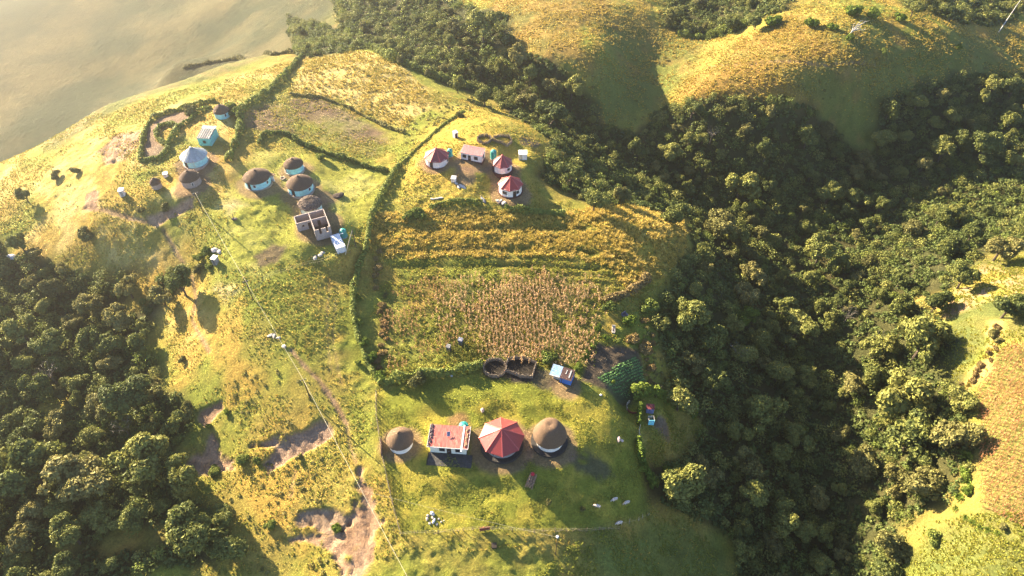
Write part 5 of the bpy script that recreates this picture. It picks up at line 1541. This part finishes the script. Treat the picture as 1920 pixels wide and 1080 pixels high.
# ---- hedges
def hedge(label, P, wpx, h=1.6, m=None, dens=26, seed=0, leaf=.22, name='hedge', lumps=.45):
    W_ = hit(P); rs = np.random.RandomState(500 + seed)
    C_, N_, T_ = [], [], []
    for a, b in zip(W_[:-1], W_[1:]):
        L_ = math.hypot(b[0] - a[0], b[1] - a[1]); w = wpx / 2 * a[3] / FPX
        n = int(L_ * dens * (w + h) * 1.2)
        s = rs.rand(n); ang = rs.uniform(-.1, math.pi + .1, n)
        ux, uy = (b[0] - a[0]) / L_, (b[1] - a[1]) / L_
        px_ = a[0] + (b[0] - a[0]) * s; py_ = a[1] + (b[1] - a[1]) * s
        lump = 1 + lumps * fbm(px_, py_, 2.6, 2, .6, seed) * 1.6
        rr = rs.uniform(.72, 1.05, n) * lump
        off = np.cos(ang) * w * rr; up = np.sin(ang) * h * rr
        x = px_ - uy * off; y = py_ + ux * off
        C_.append(np.stack([x, y, ground_z(x, y) + np.maximum(up, .05)], 1))
        N_.append(np.stack([-uy * np.cos(ang), ux * np.cos(ang), np.sin(ang) + .2], 1) + .6 * rs.normal(size=(n, 3)))
        T_.append(np.clip(.5 + .25 * rs.normal(size=n), 0, 1))
    C_ = np.concatenate(C_); N_ = np.concatenate(N_); T_ = np.concatenate(T_)
    V = leaves(C_, N_, leaf * rs.uniform(.6, 1.3, len(C_)), rs=rs)
    o = link(name, quads_mesh(name, V, None, T_), m or LEAF_HEDGE)
    return tag(o, label, 'hedge')


HEDGES = [
 ('long winding hedge running down the far rim from the wooded slope to the far hamlet', [(566,106),(548,128),(530,150),(508,170),(488,187),(470,196),(455,206),(450,222),(452,240),(446,262),(436,285),(428,303)], 11, 1.8, None),
 ('hedge curling behind the turquoise huts', [(487,272),(492,258),(505,252),(528,250),(548,257),(562,268),(585,278),(610,288),(640,297),(668,306),(692,315),(728,322)], 9, 1.5, None),
 ('long hedge down the left side of the maize field', [(748,312),(735,332),(722,355),(708,385),(700,402),(693,425),(690,455),(684,475),(672,505),(664,540),(662,585),(668,620),(677,650),(690,685),(705,708),(716,722)], 9, 1.5, None),
 ('hedge between the homestead lawn and the maize', [(716,722),(750,712),(790,706),(830,702),(850,700),(880,694),(903,686)], 17, 2.5, None),
 ('bright curved hedge at the head of the latrine yard', [(1182,748),(1196,740),(1212,736),(1232,741),(1255,752),(1280,762),(1305,778)], 15, 3.0, LEAF_BRIGHT),
 ('upper strip of hedge between the lawn and the latrine yard', [(1199,764),(1199,780),(1197,798)], 8, 2.2, LEAF_BRIGHT),
 ('lower strip of sunlit hedge between the lawn and the latrine yard', [(1197,828),(1199,845),(1203,862),(1212,885),(1222,905),(1228,918)], 15, 2.8, LEAF_BRIGHT),
 ('far dark hedge bank beside the shaded pasture behind the golden back field', [(700,92),(730,110),(765,125),(800,138),(830,150),(870,163),(905,170),(940,178)], 18, 2.8, LEAF_HEDGE),
 ('outer hedge of the abandoned enclosure in the far hamlet', [(405,190),(380,196),(350,203),(318,212),(290,222),(277,236),(271,255),(267,275),(265,292),(264,303)], 8, 1.6, None),
 ('bottom hedge of the abandoned enclosure, with a broad shadow', [(264,304),(280,302),(296,299),(308,291),(318,281)], 9, 1.7, None),
 ('inner looping hedge of the abandoned enclosure', [(318,281),(314,272),(322,262),(332,250),(335,240),(325,236),(310,235),(300,240),(294,250),(297,262),(306,268),(314,272)], 8, 1.5, None),
 ('hedge between the pale blue hut and the enclosure', [(338,238),(350,232),(360,225),(366,215),(380,209),(398,203)], 7, 1.4, None),
 ('leafy hedge across the knoll, left of the trough, above the tall grass', [(806,392),(825,387),(850,383),(880,381),(905,384)], 7, 1.5, LEAF_HEDGE),
 ('leafy hedge below the rubble pile above the tall grass', [(946,392),(965,396),(990,399),(1020,401),(1060,403)], 10, 1.7, LEAF_HEDGE),
 ('overgrown hedge behind the golden knoll', [(748,312),(770,290),(800,262),(830,235),(852,220),(870,208)], 4, .6, LEAF_HEDGE),
 ('ragged hedge between the golden back field and the ploughed patch', [(545,178),(600,182),(650,200),(690,222),(730,240),(760,250)], 6, .9, LEAF_OLIVE),
 ('golden hedge from the maize corner towards the forest', [(1132,568),(1150,560),(1175,552),(1195,540),(1215,520)], 16, 1.6, LEAF_DRY),
 ('bushy tangle along the top hill ridge near the far trees', [(1270,65),(1310,72),(1350,62),(1390,50),(1420,38)], 20, 2.2, LEAF_HEDGE),
 ('hazy hedge along the shaded valley side below the rim hedge', [(345,128),(400,118),(450,110),(510,104),(560,98)], 8, 1.4, LEAF_OLIVE),
 ('green hedge tying the far wooded slope to the rim hedge', [(552,92),(590,80),(620,76),(660,82),(700,92)], 12, 2.0, LEAF_HEDGE),
]
for k, (lab, P, w, h, m) in enumerate(HEDGES): hedge(lab, P, w, h, m, seed=k)


# ---- stuff: undergrowth, grass, maize, cabbages
def rand_in(P, n, rs):
    poly = world_poly(P); lo = poly.min(0); hi = poly.max(0); out = []
    tot = 0
    while tot < n:
        q = rs.uniform(lo, hi, (n * 2, 2)); q = q[poly_sd(poly, q[:, 0], q[:, 1]) > 0]; out.append(q); tot += len(q)
        if len(q) == 0: break
    return np.concatenate(out)[:n]


def area(P):
    p = world_poly(P); x, y = p[:, 0], p[:, 1]
    return abs(np.dot(x, np.roll(y, 1)) - np.dot(y, np.roll(x, 1))) / 2


def blobs(name, label, pts, r, per, leaf, m, seed, squash=.8):
    rs = np.random.RandomState(seed); n = len(pts)
    r = r * rs.uniform(.55, 1.35, n)
    q = unit(rs.normal(size=(n, per, 3)) + np.array([0, 0, .8]))
    z = ground_z(pts[:, 0], pts[:, 1])
    c = np.stack([pts[:, 0], pts[:, 1], z], 1)[:, None] + q * r[:, None, None] * rs.uniform(.6, 1.1, (n, per, 1)) * np.array([1, 1, squash])
    tone = np.clip(.5 + .2 * rs.normal(size=(n, per)) + .22 * rs.normal(size=(n, 1)), 0, 1)
    V = leaves(c.reshape(-1, 3), (q + .6 * rs.normal(size=q.shape)).reshape(-1, 3), leaf * rs.uniform(.6, 1.3, n * per), rs=rs)
    return tag(link(name, quads_mesh(name, V, None, tone.ravel()), m), label, kind='stuff')


def thin(q, wl, lo, hi, seed, rs):
    f = sstep(lo, hi, fbm(q[:, 0], q[:, 1], wl, 3, .6, seed))
    return q[rs.rand(len(q)) < f]


rs = np.random.RandomState(77)
def keep(q, f, rs): return q[rs.rand(len(q)) < f]
pts = np.concatenate([rand_in(P, int(area(P) / a), rs) for P, a in ((FOREST_RAVINE, 3.2), (FOREST_SLOPE, 3.0), (FOREST_TOP, 4.0), (SHRUB_TOP, 3.5), (SHRUB_TOP_FAR, 3.5))])
pts = pts[(gap(pts[:, 0], pts[:, 1]) > -.50) | (pts[:, 0] > -20)]
blobs('undergrowth', 'dense dark leafy undergrowth covering the forest floor', pts, 1.35, 42, .27, LEAF_UNDER, 78)
pts = np.concatenate([rand_in(P, int(area(P) / a), rs) for P, a in ((FOREST_RAVINE, 32), (FOREST_SLOPE, 22), (FOREST_TOP, 30), (SHRUB_TOP, 24), (SHRUB_TOP_FAR, 20))])
blobs('understory', 'smaller trees and tall shrubs crowding between the forest crowns', pts[(gap(pts[:, 0], pts[:, 1]) > -.44) | (pts[:, 0] > -20)], 2.0, 230, .17, LEAF_TREE, 97, 1.25)
pts = np.concatenate([rand_in(P, int(area(P) / a), rs) for P, a in ((FOREST_RAVINE, 60), (FOREST_SLOPE, 50), (FOREST_TOP, 60))])
blobs('understory', 'pale olive tall shrubs scattered between the forest crowns', pts, 1.7, 190, .16, LEAF_HEDGE, 98, 1.3)
# scattered scrub on open slopes
OPEN = [(300,560),(360,500),(470,560),(660,500),(690,700),(700,1075),(430,1075),(345,900),(300,700)]
SCRUB = [([(400,900),(470,850),(620,860),(660,940),(560,960),(480,1000),(420,960)], 7), ([(530,960),(480,1075),(640,1075),(600,1010)], 6), ([(1450,135),(1560,125),(1660,150),(1600,190),(1540,185),(1480,160)], 7),
         ([(1490,95),(1600,80),(1680,115),(1600,130),(1500,118)], 9), ([(960,100),(1080,110),(1130,150),(1110,190),(1000,140)], 14), ([(440,700),(520,690),(640,760),(560,800),(440,790)], 18), ([(760,225),(860,180),(960,170),(920,205),(820,240),(760,300)], 8),
         ([(1210,580),(1250,640),(1280,760),(1310,790),(1215,740),(1205,660)], 3.5), ([(1150,385),(1290,400),(1310,470),(1260,520),(1220,590),(1195,560),(1260,480),(1180,420)], 5), ([(190,390),(300,370),(340,400),(290,410),(220,400)], 9), ([(1640,100),(1900,60),(1900,160),(1700,170),(1600,200)], 22), ([(1130,60),(1320,80),(1270,160),(1200,230),(1120,150)], 30)]
pts = np.concatenate([rand_in(P, int(area(P) * 1.9 / a), rs) for P, a in SCRUB])
pts = thin(pts, 7, -.35, .25, 14, rs)
blobs('scrub', 'low olive scrub dotting the open slopes', pts, .55, 26, .15, LEAF_OLIVE, 79, .6)


def tufts(name, label, pts, h, blades, w, m, seed, spread=.5):
    """grass clumps: every blade a bent strip of two quads"""
    rs = np.random.RandomState(seed); n = len(pts)
    hh = h * rs.uniform(.55, 1.3, (n, 1)); a = rs.uniform(0, 6.283, (n, blades)); lean = rs.uniform(.15, 1.0, (n, blades)) * spread
    u = np.stack([np.cos(a), np.sin(a), 0 * a], -1); s = np.stack([-np.sin(a), np.cos(a), 0 * a], -1) * w
    z = ground_z(pts[:, 0], pts[:, 1]) - .04
    b = np.stack([pts[:, 0], pts[:, 1], z], 1)[:, None] + u * rs.uniform(0, .25, (n, blades, 1)) * hh[..., None]
    up = np.array([0, 0, 1.0])
    m1 = b + (u * (lean * .45)[..., None] + up * .62) * hh[..., None]
    e = b + (u * (lean * 1.15)[..., None] + up * (.95 - .35 * lean)[..., None]) * hh[..., None]
    V = np.stack([b - s, b + s, m1 + s * .9, m1 - s * .9, m1 - s * .9, m1 + s * .9, e + s * .25, e - s * .25], 2).reshape(-1, 3)
    tone = np.clip(.5 + .18 * rs.normal(size=(n, blades)) + .22 * rs.normal(size=(n, 1)), 0, 1)
    return tag(link(name, quads_mesh(name, V, None, np.repeat(tone.ravel(), 2)), m), label, kind='stuff')


q = rand_in(GRASS_RANK, int(area(GRASS_RANK) * 4.2), rs)
tufts('tall_grass', 'tall rank golden grass on the terraces above the maize', thin(q, 3, -.6, .2, 3, rs), .85, 9, .06, GRASS_TUFT, 80, .7)
q = np.concatenate([rand_in(GRASS_GOLD_BACK, int(area(GRASS_GOLD_BACK) * 1.2), rs), rand_in(HILL_GOLD, int(area(HILL_GOLD) * .9), rs), rand_in(BANK_DRY, int(area(BANK_DRY) * 3), rs)])
tufts('dry_grass', 'dry golden grass waving on the back field and far hill', thin(q, 6, -.6, .2, 4, rs), .62, 8, .085, GRASS_TUFT, 81, .8)
WIDE = [(-60,330),(205,215),(420,150),(560,112),(700,100),(840,180),(950,200),(1040,280),(1010,380),(1280,410),(1240,600),(1215,740),(1300,1000),(1400,1085),(380,1085),(345,900),(300,560),(60,470),(-60,430)]
q = rand_in(WIDE, 105000, rs)
mm = np.maximum.reduce([forest, crevice, gul_a, gul_b, gul_c, .9 * yard, garden, maize, track, kraal_m, .75 * yard_t, dirt_e, scar, ash, worn])
q = q[rs.rand(len(q)) > bilin(GX, GY, mm, q[:, 0], q[:, 1]) * 1.1]
q1 = thin(q, 9, -.35, .45, 5, rs)
k_ = rs.rand(len(q1)) < .38
tufts('tussock_grass', 'golden tussock grass speckling the open hillside', q1[k_], .30, 7, .075, GRASS_TUFT, 82, .8)
tufts('tussock_grass', 'green tussock grass speckling the open hillside', q1[~k_], .28, 7, .075, GRASS_GREEN, 83, .8)
q = rand_in(YARD, 30000, rs)
q = thin(q, 3, -.15, .5, 6, rs)
q = q[rs.rand(len(q)) > bilin(GX, GY, np.maximum(ash, worn), q[:, 0], q[:, 1])]
tufts('lawn_grass', 'short cropped grass tufts on the homestead lawn', q, .19, 6, .06, GRASS_GREEN, 84, .9)
YARD2 = [(1200,770),(1300,775),(1320,800),(1290,860),(1215,880),(1203,840)]
q = rand_in(YARD2, 4000, rs); q = thin(q, 4, -.3, .5, 16, rs)
tufts('lawn_grass', 'rough grass in the latrine yard', q, .24, 6, .06, GRASS_GREEN, 93, .9)
SLOPE2 = [(1100,1000),(1215,968),(1300,975),(1400,1090),(1420,1160),(900,1160)]
q = rand_in(SLOPE2, 9000, rs); q = thin(q, 5, -.3, .5, 17, rs)
tufts('lawn_grass', 'rough grass on the slope below the bottom fence', q, .26, 6, .06, GRASS_GREEN, 94, .9)
FIELD = [(700,470),(1190,465),(1230,540),(1190,560),(1130,565),(1115,690),(720,700),(715,560)]
q = rand_in(FIELD, 9000, rs); q = thin(q, 4, -.4, .4, 15, rs); q = q[rs.rand(len(q)) > bilin(GX, GY, worn, q[:, 0], q[:, 1])]
tufts('field_weeds', 'weedy grass between the maize stalks and on the field terraces', q, .42, 9, .07, GRASS_GREEN, 85, .8)
HILLS = [[(700,-20),(1925,-20),(1925,150),(1640,230),(1520,200),(1240,240),(1130,240),(1100,150),(960,100),(700,60)], [(1690,990),(2060,985),(2060,1160),(1690,1160)], [(1770,500),(1925,480),(1925,640),(1850,680),(1790,720),(1740,690)], [(-40,320),(205,210),(560,95),(640,60),(560,-20),(-40,-20)]]
for k, (P, n) in enumerate(zip(HILLS, (52000, 4600, 3500, 0))):
    if not n: continue
    q = rand_in(P, n, rs); q = q[rs.rand(len(q)) > bilin(GX, GY, forest, q[:, 0], q[:, 1])]
    q = thin(q, 8, -.5, .35, 20 + k, rs)
    tufts('tussock_grass', ['golden and brown tussock grass over the far hills', 'tussock grass on the sunny bottom pasture', 'tussock grass in the eastern clearing', 'rough tussocks over the misty valley side'][k], q, .42, 7, .10, [GRASS_TUFT, GRASS_GREEN, GRASS_GREEN, GRASS_TUFT][k], 86 + k, .8)


def stalks(name, label, pts, h, m, seed, leavesn=5):
    """standing maize: upright stem strips with drooping leaves"""
    rs = np.random.RandomState(seed); n = len(pts)
    hh = h * rs.uniform(.65, 1.2, n); z = ground_z(pts[:, 0], pts[:, 1]) - .05
    b = np.stack([pts[:, 0], pts[:, 1], z], 1); ln = rs.normal(size=(n, 3)) * .12; ln[:, 2] = 1
    tip = b + ln * hh[:, None]
    V = []; T_ = []
    for k in range(2):
        a = rs.uniform(0, 3.14, n); s = np.stack([np.cos(a), np.sin(a), 0 * a], 1) * .055
        V.append(np.stack([b - s, b + s, tip + s * .6, tip - s * .6], 1)); T_.append(np.clip(.55 + .2 * rs.normal(size=n), 0, 1))
    for k in range(leavesn):
        a = rs.uniform(0, 6.283, n); u = np.stack([np.cos(a), np.sin(a), 0 * a], 1); s = np.stack([-np.sin(a), np.cos(a), 0 * a], 1) * .062
        f = rs.uniform(.3, .95, n)[:, None]; p0 = b + (tip - b) * f; L_ = hh[:, None] * rs.uniform(.15, .32, (n, 1))
        m1 = p0 + u * L_ * .6 + np.array([0, 0, .25]) * L_; e = p0 + u * L_ + np.array([0, 0, -.45]) * L_
        V.append(np.stack([p0 - s * .5, p0 + s * .5, m1 + s, m1 - s], 1)); V.append(np.stack([m1 - s, m1 + s, e + s * .3, e - s * .3], 1))
        t = np.clip(.5 + .24 * rs.normal(size=n), 0, 1); T_ += [t, t]
    return tag(link(name, quads_mesh(name, np.concatenate(V).reshape(-1, 3), None, np.concatenate(T_)), m), label, kind='stuff')


def rows(P, dx, dy, jit, rs, ang=0.0):
    poly = world_poly(P); c = poly.mean(0); lo = poly.min(0) - 5; hi = poly.max(0) + 5
    gx, gy = np.meshgrid(np.arange(lo[0] - c[0], hi[0] - c[0], dx), np.arange(lo[1] - c[1], hi[1] - c[1], dy))
    ca, sa = math.cos(ang), math.sin(ang)
    x = gx.ravel() * ca - gy.ravel() * sa + c[0]; y = gx.ravel() * sa + gy.ravel() * ca + c[1]
    q = np.stack([x, y], 1) + rs.normal(size=(len(x), 2)) * jit
    return q[poly_sd(poly, q[:, 0], q[:, 1]) > 0]


q = thin(rows([(840,525),(900,510),(1010,502),(1120,515),(1142,560),(1132,610),(1122,650),(1105,690),(1040,694),(950,678),(900,680),(890,645),(830,625),(800,600),(815,560)], .92, .55, .10, rs, .06), 5, -.62, .12, 7, rs)
q = q[rs.rand(len(q)) < .30 + .70 * sstep(-1.5, 3.5, poly_sd(world_poly(MAIZE_MAIN), q[:, 0], q[:, 1]))]
stalks('dry_maize', 'dense dry maize standing in the middle field', q, 1.9, MAIZE, 90)
q = thin(rows(MAIZE_THIN, 1.0, .8, .16, rs, .06), 6, -.45, .35, 8, rs)
stalks('dry_maize', 'thin dry maize at the weedy end of the middle field', q, 1.6, MAIZE, 91)
q = rows([(850,640),(880,630),(905,655),(905,685),(870,690),(835,690),(825,665)], .6, .8, .15, rs)
stalks('green_maize', 'greener maize round the dark boxes at the hedge', q, 1.7, MAIZE_G, 92)
q = thin(rows([(720,500),(1180,495),(1190,560),(1130,560),(880,530),(720,560)], .9, 1.1, .3, rs), 5, -.1, .5, 12, rs)
stalks('green_maize', 'sparse weedy stalks above the dry maize', q, .9, MAIZE_G, 95, 4)
q = thin(rows(MAIZE_FAR, .9, .55, .10, rs, .5), 5, -.8, -.3, 9, rs)
stalks('dry_maize', 'reddish dry maize in the field at the far edge beside the ravine trees', q, 1.9, MAIZE_R, 93)
q = rows(CABBAGE, .55, .62, .05, rs, .62)
blobs('cabbages', 'rows of green cabbages in the dark garden plot', q, .24, 11, .13, CABB, 94, .7)
q = rows([(1120,712),(1135,700),(1185,742),(1170,748)], .55, .75, .04, rs, -.9)
blobs('seedlings', 'rows of small pale seedlings on the dark soil below the cabbages', q, .15, 7, .09, CABB, 96, .7)

# ------------------------------------------------------------------ morning haze: one closed box of even air
def build_haze():
    zmin = float(ZG.min()) - 1.0
    mb = MB().box((0, 1500, (CAM_H + 6 + zmin) / 2), (5400, 7400, CAM_H + 6 - zmin))
    m = bpy.data.materials.new('haze'); m.use_nodes = True
    N = m.node_tree.nodes; L = m.node_tree.links
    N.remove(N['Principled BSDF'])
    pv = N.new('ShaderNodeVolumePrincipled')
    pv.inputs['Color'].default_value = (.98, .95, .92, 1)
    pv.inputs['Density'].default_value = HAZE_DENSITY
    pv.inputs['Anisotropy'].default_value = HAZE_G
    L.new(pv.outputs[0], N['Material Output'].inputs['Volume'])
    o = mb.build('haze', m)
    tag(o, 'sunlit morning haze over the valley', kind='stuff')


build_haze()
